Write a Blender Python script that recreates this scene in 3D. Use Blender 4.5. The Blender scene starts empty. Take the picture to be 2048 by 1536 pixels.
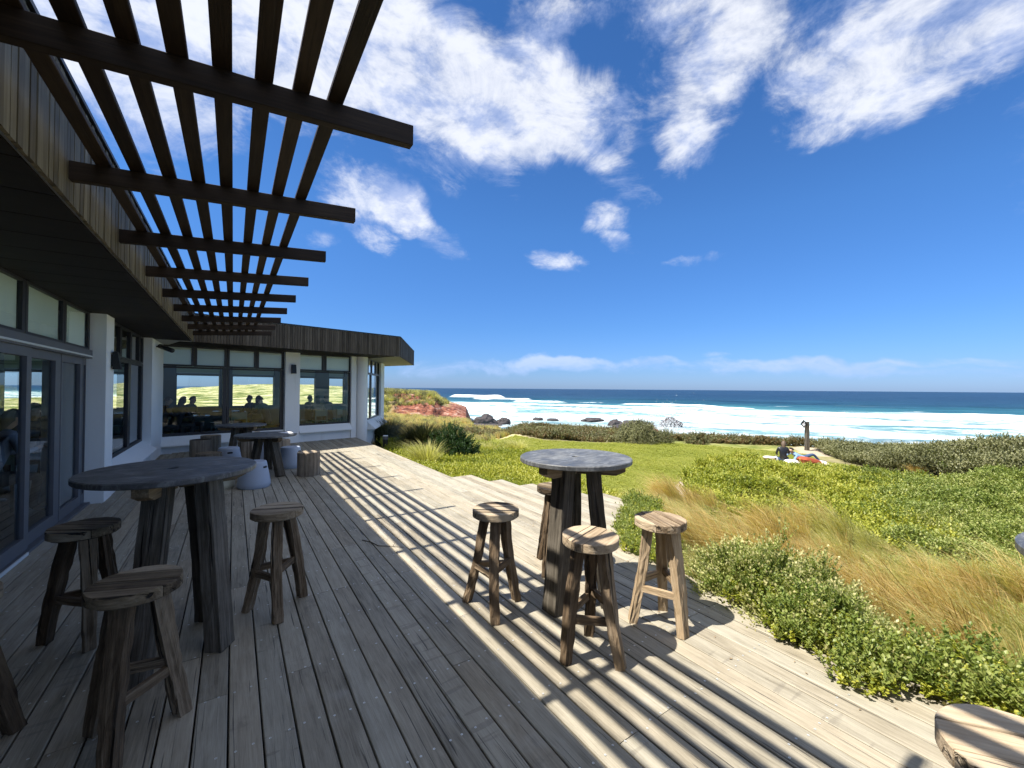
import bpy, math, random
import numpy as np
from mathutils import Vector, Matrix, noise as mnoise
R = math.radians
rnd = random.Random(7)
S = bpy.context.scene
COL = S.collection

# ------------------------------------------------------------------ camera
FPX, EYE = 830.0, 1.65
YAW, PITCH, ROLL = R(33.87), math.atan(8.8 / 830), math.atan(8.8 / 1208)
_f0 = np.array([math.sin(YAW), math.cos(YAW), 0.]); _r0 = np.array([math.cos(YAW), -math.sin(YAW), 0.]); _u0 = np.array([0, 0, 1.])
FW = _f0 * math.cos(PITCH) + _u0 * math.sin(PITCH); _u1 = _u0 * math.cos(PITCH) - _f0 * math.sin(PITCH)
RT = _r0 * math.cos(ROLL) + _u1 * math.sin(ROLL); UP = _u1 * math.cos(ROLL) - _r0 * math.sin(ROLL)
cd = bpy.data.cameras.new('camera'); cam = bpy.data.objects.new('camera', cd); COL.objects.link(cam)
cam.matrix_world = Matrix(((RT[0], UP[0], -FW[0], 0), (RT[1], UP[1], -FW[1], 0), (RT[2], UP[2], -FW[2], EYE), (0, 0, 0, 1)))
cd.sensor_width = 36; cd.lens = FPX / 2048 * 36; cd.clip_start = 0.05; cd.clip_end = 30000
S.camera = cam
def ray(x, y): return FW + RT * ((x - 1024) / FPX) + UP * ((768 - y) / FPX)

# ------------------------------------------------------------------ render, sun, world
S.view_settings.view_transform = 'Standard'; S.view_settings.look = 'None'
S.view_settings.exposure = 1.05; S.view_settings.gamma = 1.0
S.render.engine = 'CYCLES'
S.cycles.max_bounces = 5; S.cycles.diffuse_bounces = 3; S.cycles.glossy_bounces = 2; S.cycles.transmission_bounces = 2; S.cycles.transparent_max_bounces = 10; S.cycles.use_denoising = True; S.cycles.use_adaptive_sampling = True; S.cycles.adaptive_threshold = 0.02
SUNV = Vector((-0.623, 0.110, 1.0)).normalized()
EL = math.asin(SUNV.z); AZ = math.atan2(SUNV.x, SUNV.y)
sl = bpy.data.lights.new('sun', 'SUN'); sl.energy = 5.0; sl.angle = R(0.55); sl.color = (1.0, 0.95, 0.87)
so = bpy.data.objects.new('sun', sl); COL.objects.link(so)
so.rotation_euler = (-SUNV).to_track_quat('-Z', 'Y').to_euler(); so.location = (-5, 1, 12)

class NT:
    """small node helper"""
    def __init__(s, tree): s.t = tree; s.N = tree.nodes; s.L = tree.links
    def put(s, sock, v):
        if v is None: return
        if isinstance(v, bpy.types.NodeSocket): s.L.new(v, sock)
        elif hasattr(sock, 'default_value'):
            if sock.type == 'RGBA' and not isinstance(v, (int, float)) and len(v) == 3: v = (*v, 1)
            sock.default_value = v
    def n(s, typ, ins=None, **props):
        nd = s.N.new(typ)
        for k, v in props.items(): setattr(nd, k, v)
        for k, v in (ins or {}).items(): s.put(nd.inputs[k], v)
        return nd
    def m(s, op, a, b=None, c=None, clamp=False):
        nd = s.N.new('ShaderNodeMath'); nd.operation = op; nd.use_clamp = clamp
        for i, v in enumerate((a, b, c)): s.put(nd.inputs[i], v)
        return nd.outputs[0]
    def v(s, op, a, b=None, sc=None):
        nd = s.N.new('ShaderNodeVectorMath'); nd.operation = op
        s.put(nd.inputs[0], a); s.put(nd.inputs[1], b)
        if sc is not None: s.put(nd.inputs['Scale'], sc)
        return nd.outputs['Value'] if op in ('DOT_PRODUCT', 'LENGTH', 'DISTANCE') else nd.outputs[0]
    def noise(s, vec, scale=5, detail=4, rough=.55, dist=0, col=False):
        nd = s.n('ShaderNodeTexNoise', {'Vector': vec, 'Scale': scale, 'Detail': detail, 'Roughness': rough, 'Distortion': dist})
        return nd.outputs['Color' if col else 'Fac']
    def ramp(s, fac, stops, interp='LINEAR'):
        nd = s.N.new('ShaderNodeValToRGB'); nd.color_ramp.interpolation = interp
        el = nd.color_ramp.elements
        while len(el) < len(stops): el.new(0.5)
        for e, (p, c) in zip(el, stops):
            e.position = p; e.color = (c, c, c, 1) if isinstance(c, (int, float)) else (*c, 1)
        s.put(nd.inputs[0], fac); return nd.outputs[0]
    def mr(s, v, a, b, c=0, d=1, smooth=True):
        nd = s.n('ShaderNodeMapRange', {'Value': v, 'From Min': a, 'From Max': b, 'To Min': c, 'To Max': d})
        if smooth: nd.interpolation_type = 'SMOOTHSTEP'
        return nd.outputs[0]
    def mix(s, f, a, b, mode='MIX'):
        nd = s.N.new('ShaderNodeMix'); nd.data_type = 'RGBA'; nd.blend_type = mode
        s.put(nd.inputs[0], f); s.put(nd.inputs[6], a); s.put(nd.inputs[7], b); return nd.outputs[2]
    def comb(s, x, y, z):
        return s.n('ShaderNodeCombineXYZ', {'X': x, 'Y': y, 'Z': z}).outputs[0]

W = bpy.data.worlds.new('World'); S.world = W; W.use_nodes = True; W.node_tree.nodes.clear()
def build_world():
    t = NT(W.node_tree)
    sky = t.n('ShaderNodeTexSky', sky_type='NISHITA', sun_disc=False, sun_elevation=EL, sun_rotation=AZ, altitude=0, air_density=1.0, dust_density=0.35, ozone_density=2.2)
    g = t.n('ShaderNodeTexCoord').outputs['Generated']
    # a polarised-looking blue, deeper with height above the horizon
    z = t.n('ShaderNodeSeparateXYZ', {0: g}).outputs[2]
    tint = t.ramp(t.m('MAXIMUM', z, 0.0), [(0.0, (0.32, 0.49, .98)), (0.04, (0.31, 0.49, .92)), (0.14, (0.30, 0.53, .90)), (0.35, (0.34, 0.64, 1.0)), (0.75, (0.30, 0.60, 0.94)), (1.0, (0.28, 0.56, 0.9))])
    skyc = t.mix(1.0, sky.outputs[0], tint, 'MULTIPLY')
    # clouds: soft patches standing in given directions, broken up by fractal noise
    # (px, py, half-width, half-height, tilt, weight) measured in the photograph's own angles
    B = [(900, 215, 110, 120, 15, 1.0), (1040, 215, 130, 100, 10, .9), (1180, 235, 110, 70, -8, .75), (1080, 110, 60, 90, -30, .6),
         (1235, 345, 100, 34, 25, .62), (790, 60, 150, 110, 20, .85), (700, 130, 150, 120, 0, .8), (560, 60, 130, 160, 0, .8),
         (420, 110, 110, 190, 25, .75), (250, 60, 110, 140, 30, .7), (120, 20, 90, 120, 0, .7), (290, 290, 70, 50, 40, .5),
         (735, 395, 100, 62, 22, 1.15), (850, 462, 95, 28, 25, .75), (640, 480, 40, 24, 20, .5), (760, 488, 45, 20, 25, .7), (905, 500, 40, 16, 20, .35),
         (1400, 40, 130, 100, 0, .8), (1400, 200, 75, 110, 10, .72), (1370, 290, 55, 45, 0, .55), (1480, 90, 70, 70, 0, .6),
         (1750, 60, 220, 110, -12, .8), (1950, 40, 180, 110, -20, .8), (1690, 180, 120, 75, -15, .7), (1850, 150, 160, 70, -22, .62), (1590, 280, 60, 24, -20, .35),
         (1215, 435, 52, 36, 0, 1.05), (1240, 483, 44, 22, 0, .95), (1115, 522, 56, 20, 4, .9), (1370, 522, 56, 15, -8, .75), (1020, 370, 50, 28, 30, .55), (1130, 20, 90, 30, 0, .42),
         (960, 733, 240, 17, 0, .62), (1300, 736, 300, 17, 1, .62), (1700, 735, 330, 15, 1, .68), (1060, 716, 70, 10, 0, .6), (1200, 722, 80, 9, 0, .5), (1445, 710, 38, 10, 0, .7), (1640, 722, 120, 8, 0, .5), (1950, 716, 160, 9, 0, .6),
         (2350, 200, 260, 160, -20, .7), (1300, -260, 420, 120, 0, .6), (600, -200, 300, 120, 0, .7)]
    # unseen clouds behind, beside and overhead, added to brighten and whiten the shade
    extra = []
    for az_, el_, w_, h_ in [(140, 42, .8, .5), (195, 35, .8, .4), (245, 45, .8, .5), (285, 28, .7, .35), (-55, 40, .7, .4), (170, 10, .8, .08), (250, 9, .8, .08), (20, 78, .8, .6), (200, 70, .8, .6)]:
        a, e = R(az_), R(el_); extra.append((np.array([math.sin(a) * math.cos(e), math.cos(a) * math.cos(e), math.sin(e)]), w_, h_))
    dist = t.v('SCALE', t.v('SUBTRACT', t.noise(g, 7, 3, .6, col=True), (0.5, 0.5, 0.5)), sc=0.09)
    gd = t.v('ADD', g, dist)
    total = None
    def add(c, a, b, w):
        nonlocal total
        da = t.v('DOT_PRODUCT', gd, tuple(a)); db = t.v('DOT_PRODUCT', gd, tuple(b))
        d2 = t.m('MULTIPLY_ADD', da, da, t.m('MULTIPLY', db, db))
        f = t.m('MULTIPLY', t.m('MAXIMUM', t.m('SUBTRACT', 1.0, d2), 0.0), w)
        total = f if total is None else t.m('ADD', total, f)
    for px, py, rx, ry, tilt, w in B:
        c = ray(px, py); c = c / np.linalg.norm(c)
        ax = ray(px + 20, py + 20 * math.tan(R(tilt))); ax = ax / np.linalg.norm(ax) - c; ax -= c * (ax @ c); ax /= np.linalg.norm(ax)
        bx = np.cross(c, ax)
        k = FPX / 1.0 * (1 + ((px - 1024) / FPX) ** 2 + ((768 - py) / FPX) ** 2) ** .5
        add(c, ax * k / (rx * 1.35), bx * k / (ry * 1.35), w)
    for c, w_, h_ in extra:
        ax = np.cross(c, [0, 0, 1]); ax /= np.linalg.norm(ax); bx = np.cross(c, ax); add(c, ax / w_, bx / h_, .85)
    fl = t.v('DIVIDE', g, t.comb(1.0, 1.0, 0.55))
    n1 = t.noise(fl, 6.0, 11, .66, .55); n2 = t.noise(fl, 34.0, 7, .68, .8)
    tt = t.m('MINIMUM', total, 1.15)
    dens = t.m('ADD', t.m('MULTIPLY', tt, .98), t.m('MULTIPLY', t.m('SUBTRACT', n1, .5), 2.7))
    dens = t.m('ADD', dens, t.m('MULTIPLY', t.m('SUBTRACT', n2, .5), .48))
    dens = t.m('MULTIPLY', t.mr(dens, .18, 1.38), t.mr(tt, 0.0, .35))
    shade = t.noise(fl, 9, 6, .6)
    low = t.mr(z, 0.0, .22)
    cc = t.mix(t.mr(t.m('ADD', shade, t.m('MULTIPLY', t.m('SUBTRACT', dens, .5), .12)), .38, .60), (.47, .56, .82), (.93, .95, 1.0))
    cc = t.mix(low, (.42, .58, .95), cc)
    bg1 = t.n('ShaderNodeBackground', {'Color': skyc, 'Strength': 0.083})
    bg2 = t.n('ShaderNodeBackground', {'Color': cc, 'Strength': 0.56})
    mx = t.n('ShaderNodeMixShader', {0: t.m('MULTIPLY', dens, .84), 1: bg1.outputs[0], 2: bg2.outputs[0]})
    o = t.N.new('ShaderNodeOutputWorld'); t.L.new(mx.outputs[0], o.inputs[0])
build_world()
W.cycles.sampling_method = 'MANUAL'; W.cycles.sample_map_resolution = 1024

# ------------------------------------------------------------------ materials
def newmat(name):
    m = bpy.data.materials.new(name); m.use_nodes = True; m.node_tree.nodes.clear(); return m, NT(m.node_tree)
def finish(t, shader, disp=None):
    o = t.N.new('ShaderNodeOutputMaterial'); t.L.new(shader, o.inputs[0])
def bsdf(t, col, rough=.6, bump=None, bstr=.3, bdist=.01, **kw):
    ins = {'Base Color': col, 'Roughness': rough}
    for k, v in kw.items(): ins[k.replace('_', ' ')] = v
    nd = t.n('ShaderNodeBsdfPrincipled', ins)
    if bump is not None:
        b = t.n('ShaderNodeBump', {'Strength': bstr, 'Distance': bdist, 'Height': bump}); t.L.new(b.outputs[0], nd.inputs['Normal'])
    return nd.outputs[0]
def gcoord(t, rand=True):
    """grain coordinates (z along the fibres) carried by the mesh, shifted per object"""
    g = t.n('ShaderNodeAttribute', attribute_name='gc').outputs['Vector']
    if rand:
        r = t.n('ShaderNodeObjectInfo').outputs['Random']
        g = t.v('ADD', g, t.comb(t.m('MULTIPLY', r, 37.0), t.m('MULTIPLY', r, 91.0), t.m('MULTIPLY', r, 53.0)))
    return g
def wood(name, dark, mid, light, fib=90, crack=.5, rough=.75, blotch=3.0, bstr=.6, bd=.004, vary=.35, crackcol=(.02, .016, .012), spec=.25):
    m, t = newmat(name)
    g = gcoord(t)
    st = t.v('MULTIPLY', g, (1.0, 1.0, 0.045))
    f = t.noise(st, fib, 5, .65, .4)
    f2 = t.noise(t.v('MULTIPLY', g, (1, 1, .12)), fib * .22, 3, .6, .8)
    bl = t.noise(g, blotch, 4, .6)
    fac = t.m('ADD', t.m('MULTIPLY', f, .55), t.m('ADD', t.m('MULTIPLY', f2, .35), t.m('MULTIPLY', bl, .25)))
    r = t.n('ShaderNodeObjectInfo').outputs['Random']
    fac = t.m('ADD', fac, t.m('MULTIPLY', t.m('SUBTRACT', r, .5), vary))
    c = t.ramp(fac, [(.33, dark), (.56, mid), (.80, light)])
    ck = t.mr(t.noise(t.v('MULTIPLY', g, (1, 1, .03)), fib * .45, 3, .5, 1.0), .60, .70)
    ck = t.m('MULTIPLY', ck, crack)
    c = t.mix(ck, c, crackcol)
    h = t.m('SUBTRACT', t.m('ADD', t.m('MULTIPLY', f, .6), t.m('MULTIPLY', f2, .8)), t.m('MULTIPLY', ck, 1.5))
    finish(t, bsdf(t, c, rough, h, bstr, bd, Specular_IOR_Level=spec)); return m
M = {}
# silvered hardwood decking
def deckmat():
    m, t = newmat('deck_timber')
    g = gcoord(t)
    r = t.n('ShaderNodeObjectInfo').outputs['Random']
    f = t.noise(t.v('MULTIPLY', g, (1, 1, .03)), 150, 5, .7, .3)
    f2 = t.noise(t.v('MULTIPLY', g, (1, 1, .10)), 26, 4, .6, 1.4)
    bl = t.noise(t.v('MULTIPLY', g, (1, 1, .35)), 7, 5, .62)
    fac = t.m('ADD', t.m('MULTIPLY', f, .42), t.m('ADD', t.m('MULTIPLY', f2, .38), t.m('MULTIPLY', bl, .34)))
    fac = t.m('ADD', fac, t.m('MULTIPLY', t.m('SUBTRACT', r, .5), .15))
    c = t.ramp(fac, [(.34, (.125, .108, .078)), (.48, (.240, .218, .165)), (.62, (.335, .308, .240)), (.82, (.44, .41, .325))])
    hue = t.m('FRACT', t.m('MULTIPLY', r, 17.3))
    c = t.mix(t.m('MULTIPLY', hue, .40), c, t.mix(1.0, c, (1.14, .98, .82), 'MULTIPLY'))
    spots = t.mr(t.noise(g, 3.1, 6, .7), .60, .74)
    c = t.mix(t.m('MULTIPLY', spots, .45), c, (.09, .08, .066))
    pale = t.mr(t.noise(g, 1.7, 5, .7), .60, .72)
    c = t.mix(t.m('MULTIPLY', pale, .25), c, (.44, .43, .385))
    ck = t.mr(t.noise(t.v('MULTIPLY', g, (1, 1, .018)), 75, 2, .5, .6), .655, .70)
    c = t.mix(t.m('MULTIPLY', ck, .75), c, (.03, .027, .022))
    # some boards carry cross saw marks
    sm = t.m('MULTIPLY', t.m('GREATER_THAN', t.m('FRACT', t.m('MULTIPLY', r, 7.7)), .86),
             t.mr(t.noise(t.v('MULTIPLY', g, (.15, .15, 1)), 24, 1, .5), .60, .66))
    h = t.m('SUBTRACT', t.m('ADD', t.m('MULTIPLY', f, .7), t.m('MULTIPLY', f2, .7)), t.m('ADD', t.m('MULTIPLY', ck, 1.2), t.m('MULTIPLY', sm, .8)))
    c = t.mix(t.m('MULTIPLY', sm, .3), c, (.12, .105, .085))
    finish(t, bsdf(t, c, .62, h, .55, .0025, Specular_IOR_Level=.35)); return m
M['deck'] = deckmat()
M['stool'] = wood('weathered_stool_timber', (.036, .022, .012), (.135, .093, .055), (.33, .25, .165), 60, .95, .8, 7, 1.0, .016, .25)
M['seat'] = wood('weathered_seat_timber', (.055, .037, .021), (.20, .15, .092), (.40, .32, .22), 55, 1.0, .8, 8, 1.0, .012, .6)
M['seat_pale'] = wood('sunlit_seat_timber', (.13, .088, .05), (.38, .29, .19), (.58, .48, .34), 55, .9, .8, 8, 1.0, .010, .35)  # lighter copy of the seat timber, with the sunlight in its colour
M['stool_pale'] = wood('straw_coloured_stool_timber', (.08, .05, .026), (.30, .215, .125), (.50, .39, .26), 60, .9, .8, 7, 1.0, .014, .2)  # straw tone, lightened in the colour for stool legs standing in sun
M['tleg'] = wood('grey_table_leg_timber', (.026, .021, .015), (.085, .072, .054), (.21, .185, .15), 55, .9, .8, 7, 1.0, .012, .2)
M['rough_tleg'] = wood('brown_apron_timber', (.07, .05, .028), (.20, .145, .085), (.36, .28, .18), 70, .6, .75, 5, .6, .005, .2)
M['log'] = wood('log_stool_timber', (.09, .07, .05), (.24, .20, .15), (.42, .36, .28), 30, .7, .8, 6, .8, .01, .2)
M['pergola'] = wood('dark_stained_pergola_timber', (.010, .006, .003), (.024, .014, .007), (.05, .032, .018), 80, .3, .65, 4, .4, .003, .2)
M['clad'] = wood('vertical_cladding_timber', (.075, .057, .030), (.150, .120, .070), (.25, .205, .125), 60, .25, .7, 3, .4, .003, .32)
M['clad_grey'] = wood('greyed_cladding_timber', (.036, .028, .019), (.075, .060, .043), (.13, .108, .080), 60, .25, .7, 3, .4, .003, .3)

def plain(name, col, rough=.6, var=.12, sc=6, bs=.15, bd=.004, **kw):
    m, t = newmat(name)
    p = t.n('ShaderNodeTexCoord').outputs['Object']
    n = t.noise(p, sc, 6, .6); n3 = t.noise(p, sc * 14, 3, .6)
    c = t.mix(t.m('MULTIPLY', n, 1.0), tuple(x * (1 - var) for x in col), tuple(min(1, x * (1 + var)) for x in col))
    finish(t, bsdf(t, c, rough, t.m('ADD', n, t.m('MULTIPLY', n3, .5)), bs, bd, **kw)); return m
def render_white():
    m, t = newmat('white_rendered_wall')
    p = t.n('ShaderNodeNewGeometry').outputs['Position']
    n = t.noise(p, 1.6, 6, .65); f = t.noise(p, 90, 3, .6)
    st = t.mr(t.noise(t.v('MULTIPLY', p, (1, 1, .12)), 5, 4, .6), .58, .76)
    c = t.mix(n, (.80, .80, .77), (.88, .88, .85))
    c = t.mix(t.m('MULTIPLY', st, .22), c, (.50, .49, .42))
    finish(t, bsdf(t, c, .85, f, .35, .004)); return m
M['white'] = render_white()
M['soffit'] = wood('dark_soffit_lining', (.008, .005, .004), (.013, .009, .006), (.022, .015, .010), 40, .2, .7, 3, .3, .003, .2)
M['frame_dark'] = plain('dark_bronze_window_frame', (.022, .019, .020), .45, .2, 8)
M['frame_grey'] = plain('grey_aluminium_door_frame', (.115, .116, .125), .5, .1, 8, .08)
M['strip'] = plain('pale_aluminium_strip', (.62, .64, .62), .45, .05)
M['blind'] = plain('pale_roller_blind', (.84, .87, .78), .9, .06, 3)
M['black'] = plain('black_lamp_metal', (.012, .012, .012), .45, .2)
M['slate'] = None
def slate():
    m, t = newmat('charcoal_concrete_top')
    p = t.n('ShaderNodeTexCoord').outputs['Object']
    r = t.n('ShaderNodeObjectInfo').outputs['Random']
    q = t.v('ADD', p, t.comb(t.m('MULTIPLY', r, 30), 0.0, 0.0))
    n = t.noise(q, 5, 8, .68, .6); f = t.noise(q, 60, 4, .6)
    st = t.mr(t.noise(t.v('MULTIPLY', q, (1, 4, 1)), 5, 7, .7, 1.2), .46, .66)
    c = t.ramp(t.m('ADD', t.m('MULTIPLY', n, .75), t.m('MULTIPLY', f, .22)), [(.32, (.035, .036, .037)), (.5, (.080, .082, .084)), (.68, (.16, .164, .165))])
    c = t.mix(t.m('MULTIPLY', st, .5), c, (.29, .30, .30))  # pale streaks paint reflections and scratches into the top
    finish(t, bsdf(t, c, t.mr(n, .3, .7, .36, .6), t.m('ADD', n, t.m('MULTIPLY', f, .3)), .25, .003, Specular_IOR_Level=.4)); return m
M['slate'] = slate()
M['plastic'] = plain('pale_moulded_plastic', (.36, .41, .49), .55, .06, 5, .08)
M['plastic_cream'] = plain('cream_moulded_plastic', (.48, .46, .34), .5, .05, 5, .05)
M['slot'] = plain('dark_slot', (.01, .01, .01), .8, .1)
M['metal'] = plain('bright_screw_metal', (.72, .72, .68), .35, .1, 60, .1, Metallic=.5)
M['floor_in'] = plain('dark_interior_floor', (.055, .045, .036), .4, .3, 4)
M['wall_in'] = plain('interior_wall', (.10, .13, .13), .8, .15, 3)
M['table_in'] = plain('dark_dining_table', (.03, .028, .025), .3, .2)
M['chair_in'] = plain('pale_green_dining_chair', (.16, .24, .20), .5, .2)
M['roof'] = plain('pale_roof_sheet', (.35, .35, .34), .6, .1)
M['paper'] = plain('white_paper', (.8, .8, .8), .8, .02)
M['sub'] = plain('dark_underdeck', (.02, .018, .015), .9, .3)
def blindglow():
    m, t = newmat('backlit_roller_blind'); d = t.n('ShaderNodeBsdfDiffuse', {'Color': (.45, .55, .55, 1)}); tl = t.n('ShaderNodeBsdfTranslucent', {'Color': (.30, .40, .42, 1)})
    mx = t.n('ShaderNodeMixShader', {0: .6, 1: d.outputs[0], 2: tl.outputs[0]}); finish(t, mx.outputs[0]); return m
M['rblind'] = blindglow()
def glassmat():
    m, t = newmat('window_glass')
    fr = t.n('ShaderNodeFresnel', {'IOR': 1.45}).outputs[0]
    tr = t.n('ShaderNodeBsdfTransparent', {'Color': (.90, .95, .93)})
    gl = t.n('ShaderNodeBsdfGlossy', {'Color': (.95, .98, 1), 'Roughness': 0.0})
    f = t.m('MULTIPLY', fr, 1.35, clamp=True)
    mx = t.n('ShaderNodeMixShader', {0: f, 1: tr.outputs[0], 2: gl.outputs[0]}); finish(t, mx.outputs[0]); return m
M['glass'] = glassmat()

def leafmat(name, cols, trans=.35, rough=.45, tip=None):
    """cols: dark->light. colour varies per instance and from leaf to leaf"""
    m, t = newmat(name)
    oi = t.n('ShaderNodeObjectInfo')
    v = t.n('ShaderNodeAttribute', attribute_name='lv').outputs['Fac']
    big = t.noise(t.n('ShaderNodeNewGeometry').outputs['Position'], .55, 4, .6)
    fac = t.m('ADD', t.m('MULTIPLY', oi.outputs['Random'], .34), t.m('ADD', t.m('MULTIPLY', v, .34), t.m('MULTIPLY', t.m('SUBTRACT', big, .36), 1.0)))
    k = len(cols); c = t.ramp(fac, [(.05 + .85 * i / (k - 1), c_) for i, c_ in enumerate(cols)])
    if tip is not None:
        tv = t.n('ShaderNodeAttribute', attribute_name='tv').outputs['Fac']; c = t.mix(tv, c, tip)
    d = bsdf(t, c, rough, Specular_IOR_Level=.35)
    tl = t.n('ShaderNodeBsdfTranslucent', {'Color': t.mix(1.0, c, (1.25, 1.3, .55), 'MULTIPLY')})
    mx = t.n('ShaderNodeMixShader', {0: trans, 1: d, 2: tl.outputs[0]}); finish(t, mx.outputs[0]); return m
M['leaf_bright'] = leafmat('bright_ground_cover_leaf', [(.07, .10, .012), (.20, .235, .025), (.34, .345, .045), (.48, .45, .09)])
M['leaf_mid'] = leafmat('creeping_cover_leaf', [(.06, .10, .018), (.14, .19, .035), (.25, .29, .07), (.38, .38, .14)])
M['leaf_shrub'] = leafmat('pale_tipped_shrub_leaf', [(.03, .055, .012), (.14, .19, .035), (.33, .37, .09), (.54, .53, .22)], .35, .45, (.62, .55, .28))
M['leaf_scrub'] = leafmat('grey_green_scrub_leaf', [(.045, .05, .022), (.12, .125, .05), (.21, .21, .095), (.33, .31, .17)], .2)
M['leaf_rust'] = leafmat('rusty_succulent_leaf', [(.05, .06, .015), (.11, .09, .03), (.16, .11, .045), (.22, .15, .07)], .2)
M['leaf_dark'] = leafmat('dark_green_leaf', [(.012, .035, .008), (.025, .06, .012), (.05, .10, .02)], .25)
M['gold'] = leafmat('golden_dry_grass', [(.17, .105, .032), (.44, .30, .105), (.66, .50, .21), (.84, .73, .42)], .4, .55)
M['straw'] = leafmat('pale_straw_grass', [(.26, .25, .07), (.42, .40, .14), (.56, .52, .23), (.70, .64, .36)], .45, .55)
M['tuss_dark'] = leafmat('dark_tussock_blade', [(.04, .045, .02), (.10, .105, .05), (.20, .19, .10)], .25, .55)
M['lawn_blade'] = leafmat('lawn_blade', [(.22, .25, .045), (.31, .33, .065), (.40, .39, .10)], .45, .55)

def groundmat():
    m, t = newmat('coastal_ground')
    p = t.n('ShaderNodeNewGeometry').outputs['Position']
    at = lambda n: t.n('ShaderNodeAttribute', attribute_name=n).outputs['Fac']
    big = t.noise(p, .22, 6, .65); mid = t.noise(p, 1.3, 6, .65); fine = t.noise(p, 26, 5, .7)
    lawn = t.ramp(t.m('ADD', t.m('MULTIPLY', big, .5), t.m('MULTIPLY', mid, .5)), [(.3, (.135, .165, .028)), (.5, (.215, .235, .045)), (.7, (.30, .295, .08))])
    lawn = t.mix(t.m('MULTIPLY', fine, .5), lawn, t.mix(1.0, lawn, (.6, .62, .5), 'MULTIPLY'))
    soil = t.ramp(mid, [(.3, (.10, .085, .045)), (.5, (.19, .17, .08)), (.7, (.30, .26, .15))])
    dune = t.ramp(t.m('ADD', t.m('MULTIPLY', big, .45), t.m('MULTIPLY', t.noise(p, .22, 8, .75), .6)), [(.40, (.07, .10, .025)), (.47, (.17, .19, .05)), (.54, (.36, .33, .14)), (.62, (.55, .48, .29))])
    st = t.noise(t.v('MULTIPLY', p, (1, 1, 3.0)), .30, 9, .75, .9)
    rock = t.ramp(t.m('ADD', t.m('MULTIPLY', st, .6), t.m('MULTIPLY', t.noise(t.v('MULTIPLY', p, (1, 1, 4.0)), 1.1, 8, .8, .5), .4)), [(.40, (.018, .014, .015)), (.455, (.09, .045, .038)), (.50, (.25, .085, .05)), (.545, (.28, .15, .11)), (.60, (.42, .33, .27))])
    c = t.mix(at('lawn'), soil, lawn); c = t.mix(at('dune'), c, dune); c = t.mix(at('rock'), c, rock)
    sand = t.mix(mid, (.34, .27, .20), (.46, .38, .29)); c = t.mix(at('sand'), c, sand)
    h = t.m('ADD', t.m('MULTIPLY', fine, .2), t.m('MULTIPLY', mid, .5))
    finish(t, bsdf(t, c, .95, h, .6, .05, Specular_IOR_Level=.1)); return m
M['ground'] = groundmat()
def rockmat(name, cols):
    m, t = newmat(name)
    p = t.n('ShaderNodeNewGeometry').outputs['Position']
    n = t.noise(t.v('MULTIPLY', p, (1, 1, 2.5)), .9, 9, .72, .6)
    finish(t, bsdf(t, t.ramp(n, [(.3 + .4 * i / (len(cols) - 1), c) for i, c in enumerate(cols)]), .75, n, .9, .25)); return m
M['rock_dark'] = rockmat('dark_basalt_rock', [(.018, .016, .018), (.045, .038, .040), (.085, .068, .066)])
M['rock_red'] = rockmat('red_cliff_rock', [(.06, .035, .03), (.24, .10, .065), (.42, .19, .11), (.50, .34, .25)])

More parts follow.
